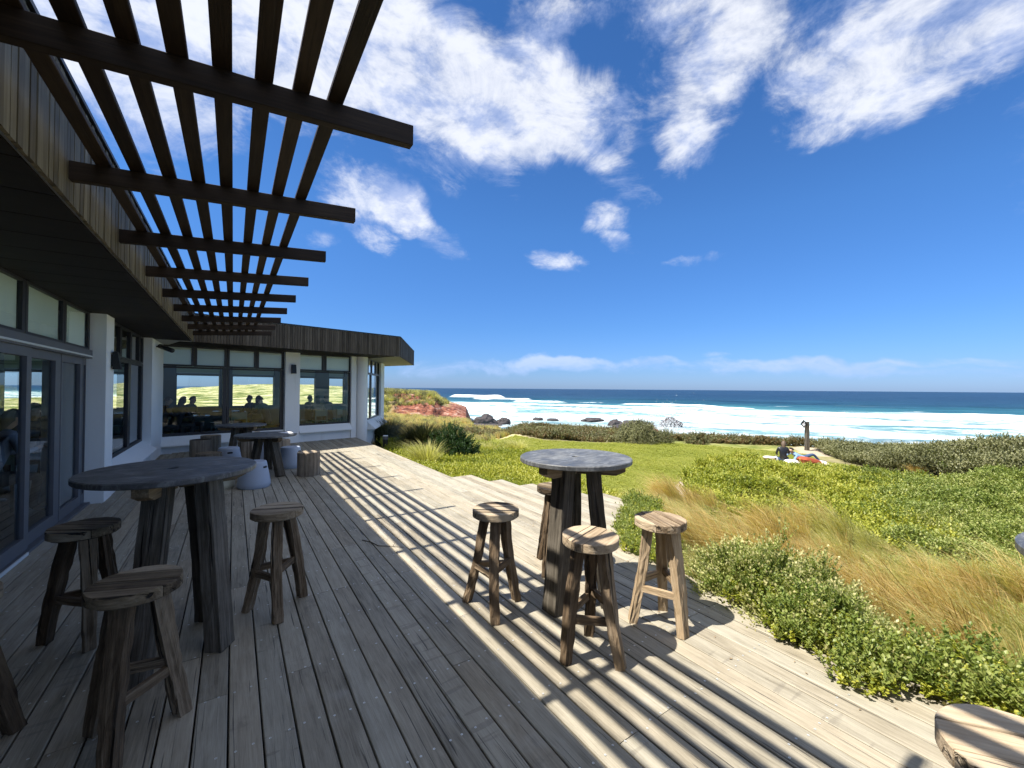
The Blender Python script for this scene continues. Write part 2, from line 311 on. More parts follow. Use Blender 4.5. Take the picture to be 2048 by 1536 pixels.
NS = (.854, .516)            # direction in which the surf zone faces the open sea
def seamat():
    m, t = newmat('sea_water')
    p = t.n('ShaderNodeNewGeometry').outputs['Position']
    sx = t.n('ShaderNodeSeparateXYZ', {0: p})
    x, y = sx.outputs[0], sx.outputs[1]
    s = t.m('ADD', t.m('MULTIPLY', x, NS[0]), t.m('MULTIPLY', y, NS[1]))
    q = t.m('SUBTRACT', t.m('MULTIPLY', y, NS[0]), t.m('MULTIPLY', x, NS[1]))
    P2 = lambda a, b: t.comb(t.m('MULTIPLY', s, a), t.m('MULTIPLY', q, b), 0.0)
    wv = t.noise(P2(.012, .004), 1, 4, .6)
    s2 = t.m('ADD', s, t.m('MULTIPLY', t.m('SUBTRACT', wv, .5), 120))
    base = t.ramp(t.m('DIVIDE', s2, 900.0), [(0.0, (.07, .165, .17)), (.16, (.09, .215, .23)), (.265, (.055, .18, .19)), (.32, (.022, .095, .125)), (.41, (.011, .050, .078)), (.62, (.008, .034, .062)), (1.0, (.008, .030, .058))])
    dk = t.noise(P2(.05, .008), 1, 8, .66)
    base = t.mix(t.mr(dk, .38, .68), t.mix(1.0, base, (.55, .62, .72), 'MULTIPLY'), t.mix(1.0, base, (1.2, 1.2, 1.15), 'MULTIPLY'))
    # foam: dense white surf towards the land, lace in it, single breakers and whitecaps outside
    n1 = t.noise(P2(.055, .012), 1, 9, .68, .5); n2 = t.noise(P2(.34, .17), 1, 9, .72, 1.0)
    zone = t.mr(s2, 262, 225); thin = t.mr(s2, 70, 150)
    lace = t.m('ADD', t.m('MULTIPLY', n1, .62), t.m('MULTIPLY', n2, .42))
    thr = t.m('SUBTRACT', .607, t.m('MULTIPLY', zone, t.m('ADD', .055, t.m('MULTIPLY', thin, .060))))
    foam = t.m('MULTIPLY', t.mr(lace, t.m('SUBTRACT', thr, .07), t.m('ADD', thr, .11)), zone)
    br = t.mr(t.noise(P2(.045, .0055), 3.1, 4, .55), .63, .68)
    brz = t.m('MULTIPLY', t.mr(s2, 250, 262), t.mr(s2, 330, 300))
    foam = t.m('MAXIMUM', foam, t.m('MULTIPLY', t.m('MULTIPLY', br, brz), t.mr(n2, .40, .55)))
    cap = t.m('MULTIPLY', t.mr(t.noise(P2(.06, .016), 1.9, 5, .6), .72, .75), t.mr(s2, 280, 360))
    foam = t.m('MAXIMUM', foam, t.m('MULTIPLY', cap, .8))
    fa = t.n('ShaderNodeAttribute', attribute_name='foam').outputs['Fac']
    foam = t.m('MAXIMUM', foam, t.m('MULTIPLY', fa, t.mr(n2, .30, .46)))
    fcol = t.mix(t.mr(t.noise(P2(.16, .035), 1, 7, .7, .6), .36, .60), (.38, .52, .55), (.80, .83, .83))  # shading of the surf put into the foam colour by noise
    c = t.mix(foam, base, fcol)
    h = t.m('ADD', t.m('MULTIPLY', t.noise(p, .55, 8, .65), 1.0), t.m('MULTIPLY', t.noise(P2(.25, .07), 1, 5, .6), 1.6))
    sh = bsdf(t, c, t.m('ADD', .34, t.m('MULTIPLY', foam, .4)), h, .85, .5, Specular_IOR_Level=.14)
    finish(t, sh); return m
M['sea'] = seamat()

# ------------------------------------------------------------------ mesh helpers
class MB:
    def __init__(s): s.v = []; s.f = []; s.g = []; s.mi = []; s.sm = []
    def add(s, vs, fs, gs=None, mi=0, smooth=False):
        o = len(s.v); s.v += [tuple(map(float, p)) for p in vs]; s.f += [tuple(i + o for i in f) for f in fs]
        s.g += [tuple(map(float, p)) for p in (gs if gs is not None else vs)]; s.mi += [mi] * len(fs); s.sm += [smooth] * len(fs)
    def box(s, a, b, grain=2, ch=0.0, mi=0, T=None, off=(0, 0, 0)):
        """axis aligned box from a to b, optional chamfer ch; T maps local to world"""
        x0, y0, z0 = a; x1, y1, z1 = b
        if ch <= 0:
            vs = [(x, y, z) for z in (z0, z1) for y in (y0, y1) for x in (x0, x1)]
            fs = [(0, 2, 3, 1), (4, 5, 7, 6), (0, 1, 5, 4), (2, 6, 7, 3), (0, 4, 6, 2), (1, 3, 7, 5)]
        else:
            vs = []; c = ch
            for z, i in ((z0, c), (z0 + c, 0), (z1 - c, 0), (z1, c)):
                vs += [(x0 + i, y0 + i, z), (x1 - i, y0 + i, z), (x1 - i, y1 - i, z), (x0 + i, y1 - i, z)]
            fs = [(3, 2, 1, 0), (12, 13, 14, 15)] + [(4 * k + j, 4 * k + (j + 1) % 4, 4 * k + 4 + (j + 1) % 4, 4 * k + 4 + j) for k in range(3) for j in range(4)]
        perm = {0: (1, 2, 0), 1: (0, 2, 1), 2: (0, 1, 2)}[grain]
        gs = [tuple(p[k] + off[k] for k in perm) for p in vs]
        if T: vs = [T(*p) for p in vs]
        s.add(vs, fs, gs, mi)
    def cyl(s, c, r0, r1, h, n=20, mi=0, caps=True, smooth=True):
        x, y, z = c; a = [2 * math.pi * k / n for k in range(n)]
        vs = [(x + r0 * math.cos(t), y + r0 * math.sin(t), z) for t in a] + [(x + r1 * math.cos(t), y + r1 * math.sin(t), z + h) for t in a]
        s.add(vs, [(k, (k + 1) % n, n + (k + 1) % n, n + k) for k in range(n)], None, mi, smooth)
        if caps: s.add(vs[n:], [tuple(range(n))], None, mi); s.add(vs[:n], [tuple(reversed(range(n)))], None, mi)
    def lathe(s, c, prof, n=28, mi=0, smooth=True):
        x, y, z = c; m = len(prof); vs = [(x + r * math.cos(2 * math.pi * k / n), y + r * math.sin(2 * math.pi * k / n), z + h) for r, h in prof for k in range(n)]
        s.add(vs, [(i * n + k, i * n + (k + 1) % n, (i + 1) * n + (k + 1) % n, (i + 1) * n + k) for i in range(m - 1) for k in range(n)], None, mi, smooth)
    def tube(s, pts, r, n=6, mi=0):
        pts = [Vector(p) for p in pts]; vs = []
        for i, p in enumerate(pts):
            d = (pts[min(i + 1, len(pts) - 1)] - pts[max(i - 1, 0)]).normalized(); a = d.orthogonal().normalized(); b = d.cross(a)
            rr = r[i] if isinstance(r, (list, tuple)) else r
            vs += [tuple(p + (a * math.cos(2 * math.pi * k / n) + b * math.sin(2 * math.pi * k / n)) * rr) for k in range(n)]
        fs = [(i * n + k, i * n + (k + 1) % n, (i + 1) * n + (k + 1) % n, (i + 1) * n + k) for i in range(len(pts) - 1) for k in range(n)]
        fs += [tuple(reversed(range(n))), tuple(range((len(pts) - 1) * n, len(pts) * n))]
        s.add(vs, fs, None, mi, True)
    def beam(s, p0, p1, w0, d0, w1, d1, seed=0, side=(1, 0, 0), nl=10, rough=.004, groove=.004, twist=0.0, bow=0.0, mi=0):
        """hewn post: rounded-rectangle section with split fibres running its length"""
        rr = random.Random(seed); p0, p1 = Vector(p0), Vector(p1); ax = (p1 - p0); L = ax.length; ax.normalize()
        sd = Vector(side); u = (sd - ax * sd.dot(ax)).normalized(); v = ax.cross(u)
        prof = []
        for cx, cy in ((1, -.92), (1, -.3), (1, .3), (1, .92), (.92, 1), (.3, 1), (-.3, 1), (-.92, 1), (-1, .92), (-1, .3), (-1, -.3), (-1, -.92), (-.92, -1), (-.3, -1), (.3, -1), (.92, -1)):
            prof.append((cx, cy))
        n = len(prof); gr = [rr.uniform(-1, .6) * groove for _ in range(n)]; ph = [rr.uniform(0, 6.3) for _ in range(n)]
        b1, b2 = rr.uniform(-1, 1) * bow, rr.uniform(-1, 1) * bow; off = rr.uniform(0, 50)
        vs, gs = [], []
        for i in range(nl + 1):
            t = i / nl; w = (w0 + (w1 - w0) * t) / 2; d = (d0 + (d1 - d0) * t) / 2
            c = p0 + ax * (L * t) + u * (b1 * math.sin(math.pi * t)) + v * (b2 * math.sin(math.pi * t)); tw = twist * (t - .5)
            for k, (a, b) in enumerate(prof):
                e = gr[k] * (.6 + .6 * math.sin(ph[k] + 3.1 * t)) + rr.uniform(-1, 1) * rough * .5
                l = math.hypot(a * w, b * d); q = 1 + e / max(l, .01)
                x, y = a * w * q, b * d * q; X, Y = x * math.cos(tw) - y * math.sin(tw), x * math.sin(tw) + y * math.cos(tw)
                vs.append(c + u * X + v * Y); gs.append((x + off, y + off, L * t))
        fs = [(i * n + k, i * n + (k + 1) % n, (i + 1) * n + (k + 1) % n, (i + 1) * n + k) for i in range(nl) for k in range(n)]
        fs += [tuple(reversed(range(n))), tuple(range(nl * n, nl * n + n))]
        s.add(vs, fs, gs, mi)
    def mesh(s, name, mats, smooth=None):
        me = bpy.data.meshes.new(name); me.from_pydata(s.v, [], s.f)
        a = me.attributes.new('gc', 'FLOAT_VECTOR', 'POINT'); a.data.foreach_set('vector', np.array(s.g, dtype=np.float32).ravel())
        for m in (mats if isinstance(mats, (list, tuple)) else [mats]): me.materials.append(m)
        me.polygons.foreach_set('material_index', s.mi)
        me.polygons.foreach_set('use_smooth', s.sm if smooth is None else [smooth] * len(s.f)); me.update(); return me
    def obj(s, name, mats, parent=None, smooth=None, loc=None):
        return place(name, s.mesh(name, mats, smooth), parent, loc)
def place(name, me, parent=None, loc=None, rot=None):
    o = bpy.data.objects.new(name, me); COL.objects.link(o)
    if parent: o.parent = parent
    if loc: o.location = loc
    if rot: o.rotation_euler = rot
    return o
def tag(o, label=None, cat=None, group=None, kind=None):
    for k, v in (('label', label), ('category', cat), ('group', group), ('kind', kind)):
        if v: o[k] = v
    return o
def thing(name, label, cat, loc=(0, 0, 0), rz=0, group=None):
    o = place(name, None, None, loc, (0, 0, rz)); return tag(o, label, cat, group)
def smoothstep(x, a, b):
    t = np.clip((x - a) / (b - a), 0, 1); return t * t * (3 - 2 * t)
def fbm2(x, y, octs=5, seed=0, lac=2.0, gain=.5):
    """vectorised value noise"""
    rs = np.random.RandomState(seed); tab = rs.rand(512, 512); out = np.zeros_like(x, dtype=float); amp = 1; tot = 0
    for o in range(octs):
        X = x * lac ** o + 17.3 * o; Y = y * lac ** o + 5.1 * o
        xi = np.floor(X).astype(int); yi = np.floor(Y).astype(int); fx = X - xi; fy = Y - yi
        fx = fx * fx * (3 - 2 * fx); fy = fy * fy * (3 - 2 * fy)
        a = tab[xi % 512, yi % 512]; b = tab[(xi + 1) % 512, yi % 512]; c = tab[xi % 512, (yi + 1) % 512]; d = tab[(xi + 1) % 512, (yi + 1) % 512]
        out += amp * ((a * (1 - fx) + b * fx) * (1 - fy) + (c * (1 - fx) + d * fx) * fy); tot += amp; amp *= gain
    return out / tot - .5
# ------------------------------------------------------------------ deck
PW = .1376
UW = np.array([math.sin(R(76.5)), math.cos(R(76.5))]); P0 = np.array([1.318, 13.80])
def wallY(x): return P0[1] + (x - P0[0]) * UW[1] / UW[0]
deck = place('deck', None); tag(deck, kind='structure')
ROWS = [2.25 + .458 * j for j in range(-12, 30)]
screws = MB()
def deck_column(x0, x1, ya, yb, rr):
    y = ya
    cuts = [r for r in ROWS if ya + .6 < r < yb - .6]
    segs = []; last = ya
    while True:
        c = [r for r in cuts if last + 2.2 < r < last + 5.2]
        if not c or yb - last < 4.2: break
        k = rr.choice(c); segs.append((last, k)); last = k
    segs.append((last, yb))
    for a, b in segs:
        mb = MB(); L = b - a - .003; w = x1 - x0; dz = rr.uniform(-.0012, .0008)
        ns = 3; c = .0035; vs = []; sk = rr.uniform(-.0012, .0012)
        for i in range(ns + 1):
            yy = L * i / ns; e = sk * math.sin(3 * i)
            vs += [(0, yy, -.03), (w, yy, -.03), (w + e, yy, -c), (w - c + e, yy, 0), (c + e, yy, 0), (e, yy, -c)]
        fs = [(i * 6 + j, i * 6 + (j + 1) % 6, (i + 1) * 6 + (j + 1) % 6, (i + 1) * 6 + j) for i in range(ns) for j in range(6)]
        fs += [(5, 4, 3, 2, 1, 0), tuple(range(ns * 6, ns * 6 + 6))]
        fs = [tuple(reversed(f)) for f in fs]
        mb.add(vs, fs, [(p[0] + x0 * 1.7, p[2], p[1]) for p in vs])
        o = mb.obj('deck_board', M['deck'], deck); o.location = (x0, a, dz)
    for r in ROWS:
        if ya + .03 < r < yb - .03 and r < 9:
            for sx in (.24, .76):
                if rr.random() < .04: continue
                cx, cy = x0 + (x1 - x0) * sx + rr.uniform(-.008, .008), r + (.012 if rr.random() < .5 else -.012) + rr.uniform(-.006, .006)
                n = 8; vs = [(cx + .0058 * math.cos(6.283 * k / n), cy + .0058 * math.sin(6.283 * k / n), .0022) for k in range(n)] + [(cx + .0018 * math.cos(6.283 * k / n), cy + .0018 * math.sin(6.283 * k / n), .0016) for k in range(n)]
                screws.add(vs, [(k, (k + 1) % n, n + (k + 1) % n, n + k) for k in range(n)]); screws.add(vs[n:], [tuple(range(n))], None, 1)
rr = random.Random(5)
g = .0080
for k in range(-13, 24):
    x0 = .1355 + k * PW; xa, xb = x0 + g / 2, x0 + PW - g / 2
    xm = (xa + xb) / 2
    if k == 23: xb = 3.376
    top = min(wallY(xa), wallY(xb)) - .02 if xm > -1.30 else (8.06 if xm < -1.5 else 13.0)
    if xm < -1.62: top = 8.06
    deck_column(xa, xb, -2.4 if xm < 3.3 else -2.4, top, rr)
for xa, ya, yb in [(3.381, 2.9, 7.0), (3.518, 3.1, 7.0), (3.656, 3.3, 7.0), (3.794, 3.5, 6.35), (3.93, 3.6, 6.35), (4.07, 3.7, 5.8), (4.207, 3.8, 5.8), (4.345, 3.9, 5.25), (4.483, 3.95, 5.25), (4.62, 4.0, 4.75), (4.757, 4.05, 4.75)]:
    deck_column(xa, xa + .1325, ya, yb, rr)
tag(screws.obj('screws', [M['metal'], M['black']], deck), kind='stuff')
mb = MB(); mb.box((-1.8, -2.4, -.16), (3.36, 12.9, -.045), 1); mb.box((3.36, 4.1, -.16), (4.7, 4.7, -.045), 1); mb.box((3.36, 3.4, -.16), (3.9, 6.3, -.0455), 1)
mb.obj('deck_frame', M['sub'], deck)
mb = MB(); mb.box((3.385, 7.02, -.17), (3.41, 13.5, -.036), 1, .003); mb.obj('edge_board', M['deck'], deck)

# ------------------------------------------------------------------ building
bld = thing('restaurant_building', 'low white-walled restaurant with a vertical timber roof fascia and big windows', 'building', (-1.7, 8, 0))
BO = Vector((-1.7, 8, 0))
def bobj(mb, name, mats, parent=None, **k):
    """part of the building: mesh written in world coordinates"""
    me = mb.mesh(name, mats); me.transform(Matrix.Translation(-BO)); return place(name, me, parent or bld)
class Wall:
    def __init__(s, o, az): s.o = np.array(o, float); s.u = np.array([math.sin(R(az)), math.cos(R(az))]); s.n = np.array([s.u[1], -s.u[0]])
    def T(s, a, t, z): p = s.o + s.u * a + s.n * t; return (p[0], p[1], z)
    def box(s, mb, a0, a1, z0, z1, t0, t1, grain=2, mi=0, ch=0): mb.box((a0, t0, z0), (a1, t1, z1), grain, ch, mi, T=s.T)
    def prism(s, mb, a0, a1, prof):
        """prof: list of (t, z) outline swept from a0 to a1"""
        n = len(prof); vs = [s.T(a, t, z) for a in (a0, a1) for t, z in prof]
        mb.add(vs, [(k, (k + 1) % n, n + (k + 1) % n, n + k) for k in range(n)] + [tuple(reversed(range(n))), tuple(range(n, 2 * n))])
def window(w, a0, a1, z0, z1, fw=.05, t=0.0, mat='frame_dark', blind=False, name='window', depth=.05, fws=None):
    fb, ft, fl, fr = fws or (fw, fw, fw, fw)
    mb = MB(); w.box(mb, a0, a1, z0, z0 + fb, t - depth, t); w.box(mb, a0, a1, z1 - ft, z1, t - depth, t)
    w.box(mb, a0, a0 + fl, z0 + fb, z1 - ft, t - depth, t); w.box(mb, a1 - fr, a1, z0 + fb, z1 - ft, t - depth, t)
    f = bobj(mb, name, M[mat])
    mb = MB(); c = t - depth * .6
    mb.add([w.T(a0 + fl - .005, c, z0 + fb - .005), w.T(a1 - fr + .005, c, z0 + fb - .005), w.T(a1 - fr + .005, c, z1 - ft + .005), w.T(a0 + fl - .005, c, z1 - ft + .005)], [(0, 1, 2, 3)])
    bobj(mb, 'pane', M['glass'], f)
    if blind:
        mb = MB(); w.box(mb, a0 + fl + .005, a1 - fr - .005, z0 + fb, z1 - ft, t - depth - .012, t - depth - .007); bobj(mb, 'blind', M['blind'], f)
    return f
N = Wall((-1.67, 0), 0); N2 = Wall((-1.57, 0), 0); WW = Wall(P0, 76.5); W3 = Wall((3.72, 14.40), 25)
# sliding doors along the near wall, clerestory lights above
for a0, a1, fl, fr in [(-2.2, -.6, .1, .1), (-.5, 1.1, .1, .1), (1.2, 2.8, .1, .1), (2.9, 4.4, .1, .1), (4.46, 6.09, .06, .11), (6.10, 7.06, .03, .17), (7.08, 7.92, .03, .10), (7.93, 8.08, .03, .03)]:
    f = window(N, a0, a1, .03, 2.02, t=0 if a1 < 6.1 else -.03, mat='frame_grey', name='sliding_door', fws=(.13, .09, fl, fr))
mb = MB(); N.box(mb, -2.4, 8.08, 2.022, 2.135, -.10, .03); N.box(mb, -2.4, 8.08, 0, .028, -.10, .03); bobj(mb, 'door_track', M['frame_grey'])
mb = MB(); N.box(mb, -2.4, 8.02, 2.040, 2.058, .032, .05); N.box(mb, 3.6, 5.95, .004, .034, .032, .045); bobj(mb, 'flashing_strip', M['strip'])
for a0, a1 in [(-2.4, -.7), (-.68, 1.0), (1.02, 2.6), (2.62, 4.2), (4.22, 5.92), (5.93, 7.04), (7.05, 8.08)]:
    window(N, a0, a1, 2.14, 2.66, fw=.06, mat='frame_dark', blind=True, depth=.03, fws=(.03, .025, .06, .07))
mb = MB(); N.box(mb, 8.08, 8.53, -.1, 2.66, -.45, .17); bobj(mb, 'pillar', M['white'])
# second window run
for a0, a1 in [(8.53, 10.20), (10.21, 11.5)]:
    window(N2, a0, a1, .50, 2.10, fw=.05, fws=(.05, .05, .04, .16))
for a0, a1 in [(8.53, 9.45), (9.46, 10.28), (10.29, 11.12), (11.13, 11.5)]:
    window(N2, a0, a1, 2.11, 2.66, fw=.04, fws=(.03, .03, .03, .09))
mb = MB(); N2.prism(mb, 8.53, 11.5, [(-.25, .50), (.0, .50), (.24, .32), (.24, .30), (.06, .27), (.06, -.1), (-.25, -.1)]); bobj(mb, 'sill_wall', M['white'])
mb = MB(); mb.box((-1.85, 11.5, -.1), (-1.43, 13.2, 2.66)); bobj(mb, 'pillar', M['white'])
# wing facing the deck
for a0, a1 in [(-2.89, -1.50), (-1.49, -.09)]:
    window(WW, a0, a1, .40, 2.135, fws=(.07, .04, .05, .09), t=-.03)
for a0, a1 in [(-2.89, -2.21), (-2.20, -1.50), (-1.49, -.80), (-.79, -.09)]:
    window(WW, a0, a1, 2.15, 2.66, fws=(.04, .04, .05, .05), blind=True, t=-.03)
window(WW, .31, 1.98, .48, 2.125, fws=(.05, .04, .03, .10), t=-.03)
for a0, a1 in [(.31, 1.10), (1.11, 1.98)]:
    window(WW, a0, a1, 2.14, 2.66, fws=(.04, .04, .04, .08), blind=True, t=-.03)
mb = MB()
WW.prism(mb, -3.0, -.09, [(-.25, .40), (-.02, .40), (.17, .20), (.17, .17), (.0, .14), (.0, -.1), (-.25, -.1)])
WW.prism(mb, .31, 1.93, [(-.25, .48), (-.02, .48), (.15, .30), (.15, .27), (.0, .25), (.0, -.1), (-.25, -.1)])
bobj(mb, 'sill_wall', M['white'])
mb = MB(); WW.box(mb, -.09, .31, -.1, 2.66, -.25, .10); bobj(mb, 'pillar', M['white'])
mb = MB(); WW.box(mb, 1.93, 2.10, -.3, 2.66, -.25, .05); bobj(mb, 'pillar', M['white'])
mb = MB(); c = WW.T(2.32, -.02, -.6); mb.cyl(c, .19, .19, 3.26, 28); bobj(mb, 'round_pillar', M['white'])
# north facet
for a0, a1 in [(.25, 1.32), (1.33, 3.05)]:
    window(W3, a0, a1, .50, 2.145, fws=(.05, .04, .04, .14), t=-.05)
for a0, a1 in [(.25, .72), (.73, 1.45), (1.46, 2.3), (2.31, 3.05)]:
    window(W3, a0, a1, 2.15, 2.66, fws=(.03, .03, .03, .09), t=-.05)
for a0, a1 in [(.28, 1.78), (1.81, 3.25)]:
    mb = MB(); W3.prism(mb, a0, a1, [(-.2, .50), (-.03, .50), (.26, .24), (.26, .20), (.0, .20), (-.2, .2)]); bobj(mb, 'sill', M['white'])
mb = MB(); W3.box(mb, 0, 3.9, -.9, .199, -.25, .0); bobj(mb, 'sill_wall', M['white'])
mb = MB(); W3.box(mb, 3.06, 3.9, .2, 2.66, -.25, .03); bobj(mb, 'pillar', M['white'])
# roof: slab, soffit lining, fascia boards
RP = [(-.78, -4.0), (-.78, 11.95), (4.51, 13.34), (6.82, 18.25), (4.0, 25), (-11, 21.5), (-11, -4.0)]
mb = MB(); n = len(RP); vs = [(x, y, z) for z in (2.672, 3.30) for x, y in RP]
mb.add(vs, [tuple(range(n)), tuple(reversed(range(n, 2 * n)))] + [(k, k + n, (k + 1) % n + n, (k + 1) % n) for k in range(n)]); bobj(mb, 'roof', M['roof'])
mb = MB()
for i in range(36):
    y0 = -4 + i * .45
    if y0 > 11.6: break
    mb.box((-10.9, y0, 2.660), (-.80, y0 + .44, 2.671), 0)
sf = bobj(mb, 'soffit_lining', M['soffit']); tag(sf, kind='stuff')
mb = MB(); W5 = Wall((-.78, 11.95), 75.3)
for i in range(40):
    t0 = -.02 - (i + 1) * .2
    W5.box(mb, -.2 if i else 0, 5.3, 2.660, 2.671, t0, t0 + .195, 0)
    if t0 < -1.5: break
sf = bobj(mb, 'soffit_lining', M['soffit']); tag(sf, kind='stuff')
rr = random.Random(11)
def cladding(w, a0, a1, z0, z1, mat, single=True):
    a = a0; allmb = MB()
    while a < a1 - .03:
        wd = rr.choice([.056, .062, .062, .07, .078]); b = min(a + wd, a1)
        t1 = .022 + rr.uniform(-.004, .004); mb = MB() if single else allmb
        w.box(mb, a, b - .008, z0 + rr.uniform(-.003, .003), z1, .002, t1, 2)
        if single:
            mb.g = [(x + rr.uniform(0, .001) + a * 3, y, z) for x, y, z in mb.g]; bobj(mb, 'cladding_board', M[mat])
        a = b
    if not single: tag(bobj(allmb, 'cladding_boards', M[mat]), kind='stuff')
F1 = Wall((-.78, 0), 0); F2 = W5; L2 = 5.47
F3 = Wall((4.51, 13.34), math.degrees(math.atan2(6.82 - 4.51, 18.25 - 13.34)))
cladding(F1, 0.0, 11.93, 2.655, 3.29, 'clad')
cladding(F2, .03, L2, 2.665, 3.29, 'clad_grey')
cladding(F1, -4.0, 0.0, 2.655, 3.29, 'clad', False)
cladding(F3, 0.0, 5.42, 2.665, 3.29, 'clad_grey', False)
mb = MB(); F1.box(mb, -4, 11.9, 3.301, 3.325, -.12, .035); F2.box(mb, 0.02, L2, 3.301, 3.325, -.12, .035); F3.box(mb, 0.03, 5.43, 3.301, 3.3245, -.12, .035); bobj(mb, 'roof_flashing', M['black'])
# interior shell: floor, back wall with window openings, end walls
mb = MB(); mb.add([(-10.5, -4, .0), (-1.78, -4, .0), (-1.78, 13.3, 0.), (3.4, 14.6, 0.), (5.2, 18.2, 0.), (4, 22, 0.), (-10.5, 20, 0.)], [(0, 1, 2, 3, 4, 5, 6)]); bobj(mb, 'interior_floor', M['floor_in'])
NW = np.array([-UW[1], UW[0]]); WB = Wall(P0 + NW * 6.5, 76.5)
mb = MB(); OP = [(-9.0, -6.2), (-5.66, -5.30), (-5.13, -4.82), (-4.59, -4.31), (-4.1, -3.2), (-2.95, -2.02), (-1.59, -.25), (.186, 1.71), (2.71, 3.45), (4.07, 4.80)]
ed = [-9.6] + [e for o in OP for e in o] + [5.6]
WB.box(mb, -9.6, 5.6, -.1, .86, -.2, 0); WB.box(mb, -9.6, 5.6, 2.05, 2.14, -.2, 0); WB.box(mb, -9.6, 5.6, 2.56, 2.66, -.2, 0)
for i in range(0, len(ed), 2): WB.box(mb, ed[i], ed[i + 1], .86, 2.05, -.2, 0)
for i in range(0, len(ed), 2): WB.box(mb, ed[i] + .02, ed[i + 1] - .02, 2.14, 2.56, -.2, 0)
bobj(mb, 'rear_wall', M['wall_in'])
for a0, a1 in OP: mb = MB(); WB.box(mb, a0 - .015, a1 + .015, 2.145, 2.555, -.11, -.105); bobj(mb, 'rear_blind', M['rblind'])
for a0, a1 in OP: window(WB, a0 - .03, a1 + .03, .83, 2.08, fw=.03, t=-.06, depth=.05, name='rear_window')
mb = MB(); mb.box((-10.6, -4, -.1), (-10.45, 20, 2.66)); mb.box((-10.6, -4.1, -.1), (-1.8, -3.95, 2.66)); bobj(mb, 'end_wall', M['wall_in'])
mb = MB(); mb.box((-3.15, 9.3, 0), (-2.9, 9.55, 2.66)); bobj(mb, 'interior_column', M['wall_in'])
# rust stain under the wing window is a mark on the sill
m_, t_ = newmat('rust_stain'); finish(t_, bsdf(t_, t_.mix(t_.noise(t_.n('ShaderNodeTexCoord').outputs['Object'], 30, 4, .6), (.42, .20, .04), (.62, .52, .36)), .8)); M['rust'] = m_
mb = MB(); mb.add([WW.T(-.84, -.001, .3905), WW.T(-.70, -.001, .3905), WW.T(-.73, .168, .2115), WW.T(-.79, .168, .2115)], [(0, 1, 2, 3)])
mb.v = [(x, y, z + .004) for x, y, z in mb.v]; bobj(mb, 'rust_stain', M['rust'])
# wall lights
def wall_light(p, n, u, lab):
    w = Wall(p[:2], 0); w.u = np.array(u, float); w.n = np.array(n, float); t = thing('wall_light', lab, 'wall light', (p[0], p[1], p[2]))
    def loc(mb): me = mb.mesh('m', M['black']); me.transform(Matrix.Translation(-Vector(p))); return me
    mb = MB(); w.box(mb, -.05, .05, p[2] - .09, p[2] + .09, .001, .02); place('back_plate', loc(mb), t)
    mb = MB(); pr = [(.02, .13), (.07, .13), (.11, -.13), (.02, -.13)]; n_ = 4
    w.prism(mb, -.06, .06, [(a, p[2] + b) for a, b in pr]); place('lamp_shade', loc(mb), t)
p = WW.T(.115, .10, 2.17); wall_light(p, WW.n, WW.u, 'small black wall light on the white pillar between the wing windows')
wall_light((-1.5, 8.40, 2.02), (1, 0), (0, 1), 'black wall light on the white pillar beside the sliding doors')
t = thing('floodlight', 'black floodlight on a bracket at the top of the corner pillar', 'floodlight', (-1.43, 12.0, 2.52))
mb = MB(); mb.tube([(0, 0, 0), (.10, -.03, -.02)], .015); mb.obj('bracket', M['black'], t)
mb = MB(); mb.tube([(.05, .12, .02), (.30, -.20, -.09)], .05, 10); mb.obj('lamp_head', M['black'], t)

# ------------------------------------------------------------------ pergola
pg = thing('pergola', 'dark timber pergola of sloping rafters and long slats fixed to the roof fascia', 'pergola', (-.75, 4, 2.8))
PO = Vector((-.75, 4, 2.8))
def ztop(x): return 2.874 + .0735 * (x + .74)
rr = random.Random(3)
def rafter_T(x, y, z): return (x, y, z + ztop(x))
for i in range(-4, 9):
    y = 2.047 + 1.183 * i; mb = MB()
    mb.box((-.756, y - .024, -.103), (.742 + rr.uniform(-.004, .004), y + .024, 0), 0, .003, T=rafter_T, off=(i * 1.3, 0, 0))
    me = mb.mesh('rafter', M['pergola']); me.transform(Matrix.Translation(-PO)); place('rafter', me, pg)
for k, x0 in enumerate([-.655, -.512, -.369, -.228, -.086, .058, .199, .340]):
    mb = MB(); yb = -3.0
    mb.box((x0, -3.2, .001), (x0 + .067, 11.62 + rr.uniform(-.01, .01), .026), 1, .003, T=rafter_T, off=(k * 2.1, 0, 0))
    me = mb.mesh('slat', M['pergola']); me.transform(Matrix.Translation(-PO)); place('slat', me, pg)

